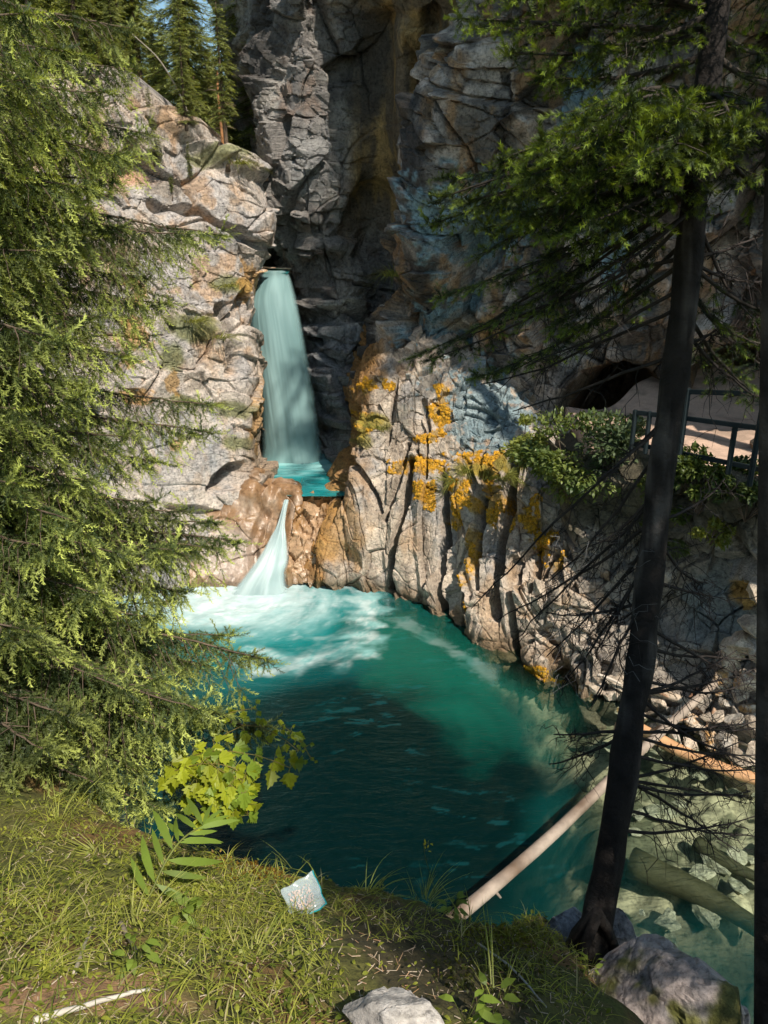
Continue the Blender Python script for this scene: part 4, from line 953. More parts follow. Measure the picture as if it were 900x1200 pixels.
def tree_px(i, px_, py_, Y, hpx, label, lean=0, nm=None):
    b = surf(px_, py_, Y); Y = b[1]; t = at(px_, py_-hpx, Y); H = [9, 8, 10, 7.5][i]
    return place_tree(i, b[0], b[1], b[2]-.1, (t[2]-b[2])/H, 1.0+px_, label, None, lean)
tree_px(2, 184, 190, 19.7, 95, 'small fine spruce standing alone on the ledge of the left cliff')
tree_px(0, 226, 205, 20.9, 45, 'tiny conifer on the ledge just above the waterfall side of the left cliff')
tree_px(3, 205, 232, 20.9, 40, 'little conifer sapling growing from a crack midway across the left cliff')
tree_px(1, 118, 168, 18.0, 70, 'small conifer on the left cliff half hidden by the big spruce')
tree_px(3, 268, 200, 24.6, 225, 'tall thin conifer nearest the dark cliff, behind the orange snag')
tree_px(1, 222, 150, 24.5, 170, 'slender conifer rising right behind the crest of the left cliff')
tree_px(2, 135, 70, 22.5, 150, 'bushy conifer above the orange-stained outcrop at the top left')
# orange snag
b = at(262, 196, 23.9); root = empty('dead_snag', b, 'bare orange snag trunk standing on the cliff shoulder near the slot', 'dead tree')
m = MB(); q = np.linspace(0, 1, 8); m.tube(np.stack([.02*np.sin(q*6), 0*q, q*2.6-.2], 1), .052*(1-.5*q), 8, (.36, .17, .07))
obj('trunk', m.build('trunk', M_WOOD), root)
m = MB(); rr = np.random.default_rng(1)
for k in range(12):
    z = rr.uniform(.8, 2.3); a = rr.uniform(0, 6.28); m.tube(np.array([[0, 0, z], [math.cos(a)*.25, math.sin(a)*.25, z+.02], [math.cos(a)*.45, math.sin(a)*.45, z-.05]]), [.014, .01, .004], 4, (.22, .15, .1), cap=False)
obj('branch_stubs', m.build('branch_stubs', M_WOOD), root)
# leaning dead pole above the crest and pole across the slot
def pole(name, pts, r, col, label, cat, mat=None, seg=10, knots=0):
    P = crspline(np.array([at(*p) for p in pts]), 16); b = P[0].copy(); q = np.linspace(0, 1, 16)
    r0, r1 = r if isinstance(r, tuple) else (r, r)
    V, f = tube(local(P, b), r0+(r1-r0)*q, seg); kk = fbm(V*5, 3, 88); V[:16*seg] += .1*r0*fbm(V*6, 2, 89)[:16*seg, None]
    m = MB(); m.add(V, f, np.clip(lerp(np.broadcast_to(np.array(col), V.shape), np.array(col)*np.array([.45, .38, .32]), sstep(.05, .4, fbm(V*np.array([2.2, 2.2, 2.2]), 4, 91)+.3*kk)), 0, 1))
    rr = np.random.default_rng(len(label))
    for k in range(knots):
        i = rr.integers(2, 14); d = rr.normal(0, 1, 3); d /= np.linalg.norm(d); m.tube(np.stack([local(P, b)[i], local(P, b)[i]+d*r0*1.7]), [r0*.3, r0*.15], 5, np.array(col)*.6)
    o = obj(name, m.build(name, mat or M_WOOD), None, label, cat); o.location = tuple(b); return o
pole('dead_pole', [(236,178,22.6),(215,120,22.4),(188,72,22),(155,40,21.6)], (.03,.012), (.30,.26,.21), 'thin leaning grey dead stem over the crest of the left cliff', 'dead tree')
pole('driftwood_pole', [(302,312,26.0),(320,314,25.9),(341,315,25.8)], .028, (.40,.30,.22), 'pale pole jammed across the slot at the lip of the waterfall', 'log')

# ---------------------------------------------------------------- unseen trees added beside and behind the viewpoint to shade the right side
G2 = 'unseen conifers added for shade'
protos.append(far_conifer(31, 10, 1.0, .62))  # bare lower trunk, so the added crown shades only the upper cliff
for (x, y, z, s, i, rz) in ((2.45, -1.0, 6.9, .72, 0, .3), (1.95, -.85, 6.9, .6, 2, 4.4), (2.95, .1, 6.2, .74, 2, 1.9), (9.6, 7.6, 4.6, 3.4, 4, 2.1), (11.2, 9.0, 4.6, 3.3, 4, 4.0), (15.2, 9.3, 4.5, 3.0, 4, .7)):
    place_tree(i, x, y, z, s, rz, 'unseen conifer added outside the picture to shade the right side', G2)
# ================================================================ rocks
def ico(sub=5):
    bm = bmesh.new(); bmesh.ops.create_icosphere(bm, subdivisions=sub, radius=1)
    V = np.array([v.co[:] for v in bm.verts]); f = np.array([[v.index for v in q.verts] for q in bm.faces]); bm.free(); return V, f
import bmesh
ICO = {5: ico(5), 4: ico(4), 6: ico(6)}
def euler(a, b, c): return np.array(Matrix.Rotation(c, 3, 'Z')@Matrix.Rotation(b, 3, 'Y')@Matrix.Rotation(a, 3, 'X'))
def boulder_mesh(name, size, rot, seed, cA, cB, moss=0, mat=None, sub=5, smooth=False):
    V, f = ICO[sub]; rr = np.random.default_rng(seed)
    # squarish, then cut by random planes into an angular block
    P = np.sign(V)*np.abs(V)**.8; P = P/np.abs(P).max()
    for k in range(20):
        n = rr.normal(0, 1, 3); n /= np.linalg.norm(n); h = rr.uniform(.45, .8); d = P@n-h; P = P-np.clip(d, 0, None)[:, None]*n*.95
    P = P*np.array(size); s = 1/max(size)
    P = P+V*(max(size)*(.05*fbm(P*s*2+seed, 3, seed)+.025*fbm(P*s*7+seed, 3, seed+1)+.05*blocks(P*s*2.2+seed, (1, 1, 1), 1, .2, seed)))[:, None]
    P = P@euler(*rot).T
    n = fbm(P*s*2.5+seed, 4, seed+5)
    c = lerp(np.broadcast_to(c3(*cA), P.shape), c3(*cB), sstep(-.15, .35, n))
    if moss:
        up = P[:, 2]/(np.abs(P[:, 2]).max()); c = lerp(c, c3(.13, .13, .02), sstep(.0, .3, fbm(P*s*3+9, 4, seed+8)+.35*up-.35+moss*.4)*.9)
    return mesh_from(name, P, f, np.clip(c, .01, .9), smooth, mat or M_STONE)
def boulder(px, py, Y, size, rot, seed, label, cA=(.33, .30, .28), cB=(.22, .20, .19), moss=0, group=None, sub=5, name='boulder', dz=0, mat=None):
    p = at(px, py, Y); p[2] += dz
    o = obj(name, boulder_mesh(name, size, rot, seed, cA, cB, moss, mat, sub), None, label, 'rock', group); o.location = tuple(p); return o
boulder(788, 1190, 2.32, (.44, .42, .40), (.2, .3, .6), 31, 'large pale boulder with moss patches right of the leaning trunk, at the bottom edge', (.40, .33, .30), (.22, .20, .20), .5, sub=6)
boulder(668, 1093, 2.85, (.13, .12, .12), (.1, .2, .3), 32, 'small grey rock just left of the foot of the leaning trunk', (.22, .22, .24), (.14, .14, .15))
boulder(727, 1100, 2.95, (.16, .14, .13), (.3, .1, 1.3), 37, 'grey rock wedged behind the foot of the leaning trunk', (.28, .25, .24), (.16, .15, .15))
boulder(462, 1195, 1.32, (.13, .10, .08), (.1, .3, -.5), 33, 'pale lumpy stone poking from the soil at the bottom edge', (.38, .35, .32), (.24, .22, .20))
# debris at the foot of the right bank
rr = np.random.default_rng(44); GD = 'fallen rocks along the right shore'
spots = [(846,795,.34),(862,760,.30),(880,735,.28),(850,825,.22),(878,800,.30),(885,850,.30),(860,845,.26),(835,840,.24),(815,850,.22),(800,835,.26),(780,845,.2),(770,820,.22),(745,815,.26),(725,800,.24),
         (870,885,.3),(850,870,.26),(833,865,.2),(810,872,.18),(790,865,.18),(890,880,.26),(875,830,.2),(897,765,.4),(890,690,.45),(750,840,.18),(730,835,.2),(715,815,.22),(765,850,.16),
         (820,820,.2),(842,812,.16),(866,812,.18),(893,820,.2),(700,800,.24),(688,812,.22),(905,850,.3),(872,752,.36),(855,775,.3)]
for k, (x, y, s) in enumerate(spots):
    Yc = np.interp(y, [630, 700, 770, 830, 900], [12.6, 12.6, 12.55, 12.1, 11.2])+(880-x)*.0085*(1 if y > 780 else 1.0)
    lab = 'angular pale rock in the rubble at the foot of the right bank'
    boulder(x, y, Yc-.15, (s*rr.uniform(.9, 1.4), s*rr.uniform(.8, 1.1), s*rr.uniform(.6, .95)), tuple(rr.uniform(-.5, .5, 2))+(rr.uniform(0, 6),), 100+k, lab, (.46, .38, .30) if k % 3 else (.38, .34, .29), (.30, .24, .18) if k % 4 else (.34, .19, .07), 0, GD, 4)
# ================================================================ logs
pole('log', [(500,1100,7.4),(550,1062,8.0),(640,985,9.1),(740,890,10.9),(838,800,12.3)], (.105, .072), (.30, .235, .185), 'long pale barkless log lying across the shallows from the bank to the rubble', 'log', knots=5, seg=16)
pole('log', [(728,842,12.2),(790,876,11.55),(840,898,11.1),(900,918,10.7)], (.12, .10), (.50, .27, .13), 'orange barkless log floating at the water line by the rubble', 'log', knots=3, seg=14)
pole('log', [(765,808,13.0),(830,832,12.5),(892,858,12.0)], (.09, .06), (.48, .38, .28), 'thin pale log lying over the rubble above the orange log', 'log', knots=3)
pole('log', [(720,852,12.4),(760,866,12.1),(790,880,11.8)], (.10, .06), (.52, .33, .20), 'short reddish broken log behind the leaning trunk', 'log')
def sunk(pts, z, r, label):
    P = crspline(np.array([atz(x, y, 0)*np.array([1, 1, 0])+np.array([0, 0, z]) for x, y in pts]), 14); b = P[0].copy(); V, f = tube(local(P, b), np.linspace(r, r*.5, 14), 10)
    V += .1*r*fbm(V*4, 3, 5)[:, None]; o = obj('sunken_log', mesh_from('sunken_log', V, f, np.ones(V.shape)*c3(.07, .065, .035), True, M_WOOD), None, label, 'log'); o.location = tuple(b)
sunk([(742, 990), (800, 1015), (850, 1040), (905, 1075)], -.34, .24, 'thick dark sunken log under the shallow water right of the trunk')
sunk([(820, 965), (860, 990), (905, 1010)], -.4, .14, 'thinner dark sunken log nearer the right edge')
# splintered sticks in the rubble
for k, (a, b_, Y) in enumerate([((742,800),(822,838),12.9),((785,838),(800,880),12.1),((752,862),(806,842),12.2),((838,830),(822,868),12.2),((700,790),(742,812),13.4),((818,806),(790,846),12.8),((846,868),(892,880),11.8)]):
    pole('stick', [(*a, Y+.05), ((a[0]+b_[0])/2, (a[1]+b_[1])/2-3, Y-.1), (*b_, Y-.1)], (.035, .018), [(.45, .30, .2), (.5, .42, .34), (.35, .2, .12)][k % 3],
         ['grey stick slanting over rocks above the orange log', 'short red stick standing among rocks by the orange log', 'brown stick crossing under the long pale log', 'pale stick leaning on rocks beside the pale log', 'stick on the stones at the left end of the rubble', 'stick lying along the upper end of the long pale log', 'stick on the stones behind the orange log'][k], 'stick')
# ================================================================ fence
root = empty('fence', at(802, 540, 13.6), 'dark three-rail metal fence along the path edge at the right', 'fence'); fb = np.array(root.location)
def fpt(x, y): return at(x, y, np.interp(x, [600, 700, 802, 900, 1000], [16.3, 15.0, 13.6, 12.25, 11.0]))
def bar(name, a, b, w, hh, col=(.010, .017, .019), parent=root, base_=fb):
    a = np.asarray(a)-base_; b = np.asarray(b)-base_; d = b-a; L = np.linalg.norm(d); d /= L
    s = np.cross(d, [0, 0, 1.]); s = s/np.linalg.norm(s) if np.linalg.norm(s) > .2 else np.array([1., 0, 0]); u = np.cross(s, d)
    bm = bmesh.new(); vs = []
    for q in (a, b):
        for i, j in ((-1, -1), (1, -1), (1, 1), (-1, 1)): vs.append(bm.verts.new(tuple(q+s*w*.5*i+u*hh*.5*j)))
    for q in ((0, 1, 2, 3), (7, 6, 5, 4), (0, 4, 5, 1), (1, 5, 6, 2), (2, 6, 7, 3), (3, 7, 4, 0)): bm.faces.new([vs[k] for k in q])
    bmesh.ops.bevel(bm, geom=bm.edges[:], offset=min(w, hh)*.18, segments=2, affect='EDGES'); bmesh.ops.recalc_face_normals(bm, faces=bm.faces)
    me = bpy.data.meshes.new(name); bm.to_mesh(me); bm.free(); me.materials.append(M_METAL)
    c = me.color_attributes.new('Col', 'FLOAT_COLOR', 'POINT'); c.data.foreach_set('color', np.tile([*col, 1], len(me.vertices)).astype(np.float32)); return obj(name, me, parent)
for ys in (((742, 520), (798, 531), (900, 552), (990, 575)), ((742, 483), (802, 490), (900, 503), (990, 518)), ((802, 459), (900, 462), (990, 466))):
    for a, b in zip(ys[:-1], ys[1:]): bar('rail', fpt(*a), fpt(*b), .05, .085)
for x, y0, y1 in ((807, 455, 545), (862, 498, 556), (897, 458, 570), (762, 482, 532), (745, 480, 528), (960, 458, 590)):
    t = fpt(x, y0); bt = t.copy(); bt[2] = at(x, y1, t[1])[2]; bar('post', bt, t, .08, .08)
# sign-like slanted stone on the path right
boulder(893, 520, 15.2, (.5, .25, .35), (.1, .2, .3), 71, 'small brown rock lying on the path behind the fence', (.30, .20, .13), (.24, .16, .1), dz=-.05)
# ================================================================ broad leaved plants
def leaf_tpl(kind='oval', n=1):
    if kind == 'oval': pts = [(0, 0), (.25, .20), (.6, .22), (1, 0), (.6, -.22), (.25, -.20)]; tri = [(0, 1, 5), (1, 2, 4), (1, 4, 5), (2, 3, 4)]
    elif kind == 'maple': up_ = [(.02, .16), (.10, .30), (.20, .27), (.34, .56), (.42, .36), (.56, .42), (.60, .24), (.78, .22), (.82, .10)]; pts = [(0, 0)]+up_+[(1, 0)]+[(x, -y) for x, y in up_[::-1]]; tri = [(0, i, i+1) for i in range(1, len(pts)-1)]
    else: pts = [(0, 0), (.2, .055), (.5, .075), (.8, .045), (1, 0), (.8, -.045), (.5, -.075), (.2, -.055)]; tri = [(0, 1, 7), (1, 2, 6), (1, 6, 7), (2, 3, 5), (2, 5, 6), (3, 4, 5)]
    V = np.array([(x, y, .38*abs(y)-.32*x*x) for x, y in pts]); return V, np.array(tri), V[:, 0]*.6
def leaf_frames(D, rng, tilt=.35):
    U = np.array([0, 0, 1.])+rng.normal(0, tilt, D.shape); return rot_between(D, U)
def shrub(px, py, Y, rad, nleaf, lsize, dark, light, label, seed, nblob=9, name='shrub', kind='oval', rec=None):
    rng = np.random.default_rng(seed); b = at(px, py, Y); root = empty(name, b, label, 'shrub')
    tpl = leaf_tpl(kind); cs = rng.normal(0, .42, (nblob, 3))*np.array(rad); cs[:, 2] += rad[2]*.5
    rs = rng.uniform(.3, .55, nblob)*min(rad); P_ = []
    for c, r in zip(cs, rs):
        m = nleaf//nblob; d = rng.normal(0, 1, (m, 3)); d /= np.linalg.norm(d, axis=1, keepdims=True); P_.append(c+d*r*rng.uniform(.55, 1.1, (m, 1))*np.array([1.15, 1, .8]))
    P_ = np.concatenate(P_); D = P_/np.array(rad)+rng.normal(0, .6, P_.shape)+np.array([0, 0, -.3]); Fr = leaf_frames(D, rng, .5)
    k = np.clip(.5+.8*fbm((P_+b)*2.5, 2, seed)+rng.normal(0, .2, len(P_)), 0, 1)[:, None]; c = np.array(dark)*(1-k)+np.array(light)*k
    V, f, C = stamp(tpl, P_, Fr, lsize*rng.uniform(.6, 1.25, len(P_)), c, c*1.1)
    obj('foliage', mesh_from('foliage', V, f, C, False, M_LEAF), root)
    st = MB()
    for c in cs:
        q = np.linspace(0, 1, 6)[:, None]; st.tube(np.array([0, 0, -rad[2]*.3])*(1-q)+c*q+np.array([0, 0, .1])*np.sin(q*3), .018*(1-.6*q[:, 0]), 4, (.1, .07, .05))
    obj('stems', st.build('stems', M_BARK), root)
shrub(668, 570, 15.4, (1.25, .7, .95), 3800, .13, (.06, .10, .03), (.22, .26, .07), 'big light green shrub hanging over the columns left of the leaning trunk', 51, 14)
shrub(612, 540, 16.6, (.5, .4, .5), 900, .12, (.10, .13, .03), (.28, .31, .08), 'small yellowish shrub at the left end of the ledge', 52, 7)
shrub(715, 545, 15.1, (.9, .6, .7), 2000, .13, (.05, .08, .04), (.13, .17, .08), 'blue-green shrub in shade beneath the cave', 53, 9)
shrub(820, 590, 13.4, (.9, .5, .7), 2400, .12, (.04, .065, .02), (.15, .19, .04), 'dark leafy shrub under the fence right of the trunk', 54, 10)
shrub(875, 600, 12.7, (.7, .4, .6), 1500, .12, (.03, .05, .02), (.08, .11, .03), 'very dark bush under the fence at the right edge', 55, 8)
shrub(765, 625, 14.2, (.6, .4, .8), 1400, .11, (.04, .06, .02), (.12, .15, .04), 'thin leafy bush hanging just beside the leaning trunk', 56, 8)
shrub(833, 634, 13.1, (.5, .25, .25), 500, .11, (.12, .15, .03), (.28, .28, .05), 'low yellow-green plant lit beneath the dark shrub', 57, 5)
# grass tufts on rocks
def tuft(b, n, L, w, colA, colB, label, seed, spread=.6, r=.06, hang=.6, group=None, name='grass_tuft'):
    rng = np.random.default_rng(seed); V = []; f = []; C = []; k = 0; lx, ly = rng.uniform(-.6, .6, 2); hr = rng.uniform(.1, 1.6, n)
    for i in range(n):
        a = rng.uniform(0, 6.283); d = np.array([math.cos(a)*spread, math.sin(a)*spread, 1.]); d /= np.linalg.norm(d); l = L*rng.uniform(.25, 1.1)
        s = np.linspace(0, 1, 6)[:, None]; o = np.array([math.cos(a), math.sin(a), 0])*r*rng.uniform(0, 1)
        d = d+np.array([lx, ly, 0]); p = o+d*l*s+np.array([math.cos(a)*.5+lx, math.sin(a)*.5+ly, -1])*hang*l*s**2.2*hr[i]
        sd = np.array([-math.sin(a), math.cos(a), 0])*w*(1-s**1.5)*.5+1e-5
        V += [p-sd, p+sd]; f.append(np.stack([k+np.arange(5), k+1+np.arange(5), k+7+np.arange(5), k+6+np.arange(5)], 1)); k += 12
        t = rng.random(); c = np.array(colA)*(1-t)+np.array(colB)*t; C.append(np.repeat(c[None]*(1-.0), 12, 0))
    me = mesh_from(name, np.concatenate(V), np.concatenate(f), np.concatenate(C), True, M_GRASS)
    if label: o = obj(name, me, None, label, 'grass', group); o.location = tuple(b); return o
    return me
for k, (x, y, Y, n, L, lab) in enumerate([(548,548,18.0,260,.75,'long pale grass clump spilling over the orange moss'),(572,556,17.6,200,.7,'grass clump right of the palest grass on the buttress'),(530,560,18.1,140,.6,'left grass clump above the orange moss'),
    (600,552,17.0,160,.7,'grass clump hanging beside the small yellowish shrub'),(440,498,19.5,90,.4,'short grass on the upper left of the buttress'),(232,378,20.4,160,.5,'grass patch halfway up the left cliff'),(258,392,20.7,110,.45,'grass patch near the cleft of the left cliff'),
    (212,470,19.3,90,.4,'small grass patch on the pale left wall'),(255,470,20.1,90,.4,'grass patch above the smooth pale wall'),(270,338,21.6,160,.45,'mossy grass on the ledge beside the waterfall lip'),(282,196,23.4,140,.6,'grass on the shoulder below the orange snag'),(460,322,22.8,120,.9,'grass tuft on the dark cliff ledge')]):
    tuft(surf(x, y, Y)+np.array([0, -.03, 0]), n, L*.8, .022, (.14, .16, .03), (.30, .30, .09), lab, 200+k, .9, .35, .9)
# moss cushions on the buttress (each clump hugs the rock)
# ---------------------------------------------------------------- near plants on the bank
def G(x, y):
    z = ground_z(x, y)[0]; return z
def near_pt(px, py, lift=0):
    """where the photo ray meets the bank"""
    lo = None
    for Y in np.linspace(.9, 4.2, 160):
        p = at(px, py, Y); g = G(p[0], p[1])
        if not np.isnan(g) and p[2] <= g+.01: p[2] = g+lift; return p
    return near_pt(px, py+12, lift) if py < 1190 else None
rng = np.random.default_rng(77)
# ground cover grass as one stuff object
cand = []
for k in range(5200):
    px_, py_ = rng.uniform(-40, 700), rng.uniform(935, 1260)
    cand.append((px_, py_))
def bank_hits(c):
    """fast ray/bank test for many pixels using the flattened bank grid in picture space"""
    Q = BANKV[:330].reshape(-1, 3)[::2]; X, Y = proj(Q); ok = (Q[:, 1] > .6)
    Q, X, Y = Q[ok], X[ok], Y[ok]; cell = {}
    gx = np.floor(X/6).astype(int); gy = np.floor(Y/6).astype(int); dist = Q[:, 1]
    for i in range(len(Q)):
        k = (gx[i], gy[i]); j = cell.get(k)
        if j is None or dist[i] < dist[j]: cell[k] = i
    out = []
    for (a, b) in c:
        j = cell.get((int(math.floor(a/6)), int(math.floor(b/6))))
        if j is not None: out.append((a, b, Q[j]))
    return out
hits = bank_hits(cand)
V = []; F_ = []; C = []; k = 0
for (a, b, p) in hits:
    dens = .45+.9*vnoise(np.array([p*1.8]), 90)[0]+(.25 if a < 380 else -.35)-(.5 if (a-110)**2/190**2+(b-1185)**2/40**2 < 1 else 0)
    if rng.random() > dens+.35: continue
    for j in range(rng.integers(2, 6)):
        an = rng.uniform(0, 6.283); l = rng.uniform(.035, .13)*(1.3 if rng.random() < .15 else .8); w = rng.uniform(.0018, .0045)
        s = np.linspace(0, 1, 5)[:, None]; d = np.array([math.cos(an)*.8, math.sin(an)*.8, 1.]); d /= np.linalg.norm(d)
        q = p+rng.normal(0, .015, 3)*np.array([1, 1, .2])+d*l*s+np.array([math.cos(an)*.6, math.sin(an)*.6, -1])*.7*l*s**2
        sd = np.array([-math.sin(an), math.cos(an), 0])*w*(1-s**1.6)*.5+1e-5
        V += [q-sd, q+sd]; F_.append(np.stack([k+np.arange(4), k+1+np.arange(4), k+6+np.arange(4), k+5+np.arange(4)], 1)); k += 10
        t = rng.random(); c = c3(.11, .14, .02)*(1-t)+c3(.40, .40, .07)*t
        if rng.random() < .12: c = c3(.42, .36, .18)
        C.append(np.repeat(c[None], 10, 0))
obj('grass', mesh_from('grass', np.concatenate(V), np.concatenate(F_), np.concatenate(C), True, M_GRASS), None, 'short mixed grass covering the foreground bank', 'grass', kind='stuff')
# small clover-like leaves and fallen bits
cand = [(rng.uniform(-40, 720), rng.uniform(935, 1260)) for k in range(9000)]; hits = bank_hits(cand)
P_ = np.array([h_[2] for h_ in hits]); den = .5+.9*fbm(P_*2.2, 3, 93)+np.where(np.array([h_[0] for h_ in hits]) < 400, .15, -.3); P_ = P_[rng.random(len(P_)) < den]
P_ = P_+np.stack([rng.normal(0, .008, len(P_)), rng.normal(0, .008, len(P_)), rng.uniform(.004, .035, len(P_))], 1)
D = rng.normal(0, 1, P_.shape)*np.array([1, 1, .35]); kk = np.clip(.5+fbm(P_*3, 3, 95)+rng.normal(0, .25, len(P_)), 0, 1)[:, None]; c = c3(.10, .135, .018)*(1-kk)+c3(.35, .36, .05)*kk
V, f, C = stamp(leaf_tpl(), P_, leaf_frames(D, rng, .4), rng.uniform(.010, .026, len(P_)), c, c)
obj('ground_cover', mesh_from('ground_cover', V, f, C, False, M_LEAF), None, 'tiny round leaves and clover among the grass of the bank', 'ground cover', kind='stuff')
# litter: dead needles, twigs
hits = bank_hits([(rng.uniform(-40, 720), rng.uniform(960, 1260)) for k in range(2600)]); V = []; m = MB()
for (a, b, p) in hits:
    an = rng.uniform(0, 6.28); l = rng.uniform(.006, .03); d = np.array([math.cos(an), math.sin(an), rng.uniform(-.1, .2)])*l; t = rng.random()
    m.tube(np.stack([p+[0, 0, .004], p+d+[0, 0, .006]]), rng.uniform(.0006, .0018), 3, c3(.30, .17, .08)*(1-t)+c3(.5, .42, .32)*t, cap=False)
obj('litter', m.build('litter', M_WOOD), None, 'fallen needles and twig scraps strewn over the bank', 'litter', kind='stuff')
# prominent tufts on the rim
for k, (x, y, n, L, sp, lab) in enumerate([(430,1022,26,.19,.7,'tall grass tuft on the bank rim above the plastic bag'),(345,985,14,.24,1.0,'arching thin grass blades over the water left of the bag'),(500,1045,40,.17,.8,'dense weedy grass clump on the rim left of the long log'),(545,1060,34,.15,.7,'grass clump nearest the lower end of the long log'),
     (70,960,40,.20,.8,'grass tuft under the spruce at the left edge'),(160,1085,36,.20,.9,'long bright grass clump left of the bladed plant'),(110,1000,34,.18,.9,'pale dry grass under the lowest spruce twigs'),(10,985,16,.16,.6,'few broad yellow blades at the very left edge'),(300,1120,40,.14,.9,'grass clump below the plastic bag'),
     (380,1140,40,.13,.9,'grass clump between the bag and the pale stone'),(580,1165,12,.16,.5,'few upright blades in the dark soil near the bottom'),(230,1140,36,.15,.9,'grass clump in the middle of the foreground'),(250,1050,34,.15,.9,'grass clump at the foot of the bladed plant'),(60,1090,40,.16,.9,'grass clump near the lower left corner')]):
    p = near_pt(x, y)
    if p is None: continue
    tuft(p, n, L, .0042, (.17, .20, .03), (.44, .44, .11), lab, 300+k, sp, .07, .55)
# lily-like plant with long blades
p0 = near_pt(172, 1062); root = empty('bladed_plant', p0, 'plant with long lance-shaped green blades on an arching stem, below the yellow leaves', 'plant')
tipp = at(238, 968, p0[1]+.32); q = np.linspace(0, 1, 20)[:, None]; st = p0*(1-q)+tipp*q+np.array([0, 0, .07])*np.sin(q*3.14); m = MB(); m.tube(st-p0, .0035, 5, (.2, .22, .06)); obj('stem', m.build('stem', M_GRASS), root)
P_, D, Sz = [], [], []; ax = (tipp-p0)/np.linalg.norm(tipp-p0); sd = np.cross(ax, np.array([0, -.7, .7])); sd /= np.linalg.norm(sd)
for i, u in enumerate(np.linspace(.1, 1, 15)):
    s_ = 1 if i % 2 else -1; u = min(1, u+rng.uniform(-.04, .04)); P_.append(st[int(u*19)]-p0); D.append(ax*rng.uniform(.2, .9)+sd*s_*rng.uniform(.5, 1.1)+np.array([0, -.15, rng.uniform(-.35, .25)])); Sz.append(.23*rng.uniform(.7, 1.15)*(1-.35*u))
for s_ in (-.35, .1, .5): P_.append(st[-1]-p0); D.append(ax+sd*s_); Sz.append(.13)
P_ = np.array(P_); D = np.array(D); n = len(P_); U = np.tile(np.array([0, -.6, .8]), (n, 1))+rng.normal(0, .2, (n, 3)); cA = np.tile(c3(.17, .24, .035), (n, 1))*rng.uniform(.8, 1.2, (n, 1))
V, f, C = stamp(leaf_tpl('lance'), P_, rot_between(D, U), np.array(Sz), cA, cA*1.2); obj('blades', mesh_from('blades', V, f, C, True, M_LEAF), root)
# bright yellow-green leafy bush at the rim
b = at(240, 960, 3.35); root = empty('leafy_bush', b, 'bright yellow-green bush with toothed leaves at the pool rim below the spruce', 'bush'); P_, D, Sz, Cc = [], [], [], []; m = MB()
def spray(pts, n, size, spread, seed):
    P = crspline(np.array([at(*p) for p in pts]), n); T = np.gradient(P, axis=0); T /= np.linalg.norm(T, axis=1, keepdims=True); m.tube(P-b, .003, 4, (.25, .2, .06), cap=False)
    for i in range(n):
        for s_ in (-1, 1, -.6, .6):
            side = np.cross(T[i], [0, -.5, .85])*s_; o = side*spread*rng.uniform(.4, 1)+rng.normal(0, .012, 3); pp = P[i]+o; m.tube(np.stack([P[i], pp])-b, .0016, 3, (.3, .28, .06), cap=False)
            P_.append(pp-b); D.append(T[i]*.6+side+np.array([0, -.1, -.55])+rng.normal(0, .2, 3)); Sz.append(size*rng.uniform(.55, 1.15))
for pts, n, sz, sp in ((((205,895,3.5),(245,880,3.4),(300,885,3.3),(340,900,3.3)),7,.085,.05),(((200,905,3.4),(235,895,3.3),(275,900,3.2),(290,925,3.2)),7,.085,.06),(((215,935,3.3),(250,915,3.2),(285,930,3.1),(290,955,3.1)),7,.08,.06),
     (((230,960,3.2),(250,935,3.15),(275,945,3.1)),5,.08,.06),(((250,870,3.7),(285,850,3.7),(320,858,3.7),(350,880,3.6)),7,.06,.05),(((230,850,3.8),(270,835,3.8),(300,830,3.8)),5,.05,.05),(((215,905,3.3),(250,920,3.2),(270,935,3.1)),6,.08,.05),(((240,890,3.3),(262,905,3.2),(285,915,3.15)),6,.085,.05),(((330,850,3.7),(350,865,3.7),(364,888,3.6)),5,.03,.02)):
    spray(pts, n, sz, sp, 0)
P_ = np.array(P_); D = np.array(D); n = len(P_); U = np.tile(np.array([.1, -.75, .7]), (n, 1))+rng.normal(0, .3, (n, 3)); cA = (c3(.34, .38, .025)[None]*(rng.random((n, 1)) < .7)+c3(.22, .30, .03)[None]*0); cA = np.where(cA.sum(1, keepdims=True) > 0, cA, c3(.20, .28, .03)[None])*rng.uniform(.7, 1.15, (n, 1))
V, f, C = stamp(leaf_tpl('maple'), P_, rot_between(D, U), np.array(Sz), cA, cA); obj('leaves', mesh_from('leaves', V, f, C, False, M_LEAF), root); obj('stems', m.build('stems', M_GRASS), root)
# small yellow-flowered weed over the water
p0 = near_pt(508, 1048); root = empty('flowering_weed', p0, 'thin weed with a tiny yellow flower head standing out over the dark water', 'plant'); tp = at(500, 990, p0[1]+.02)
q = np.linspace(0, 1, 10)[:, None]; m = MB(); m.tube((p0*(1-q)+tp*q+np.array([.012, 0, 0])*np.sin(q*5))-p0, .0012, 4, (.12, .15, .04)); obj('stem', m.build('stem', M_GRASS), root)
P_ = tp-p0+rng.normal(0, .012, (14, 3)); D = rng.normal(0, 1, (14, 3)); cA = np.tile(c3(.55, .42, .03), (14, 1)); V, f, C = stamp(leaf_tpl(), P_, leaf_frames(D, rng), np.full(14, .014), cA, cA); obj('flowers', mesh_from('flowers', V, f, C, False, M_LEAF), root)
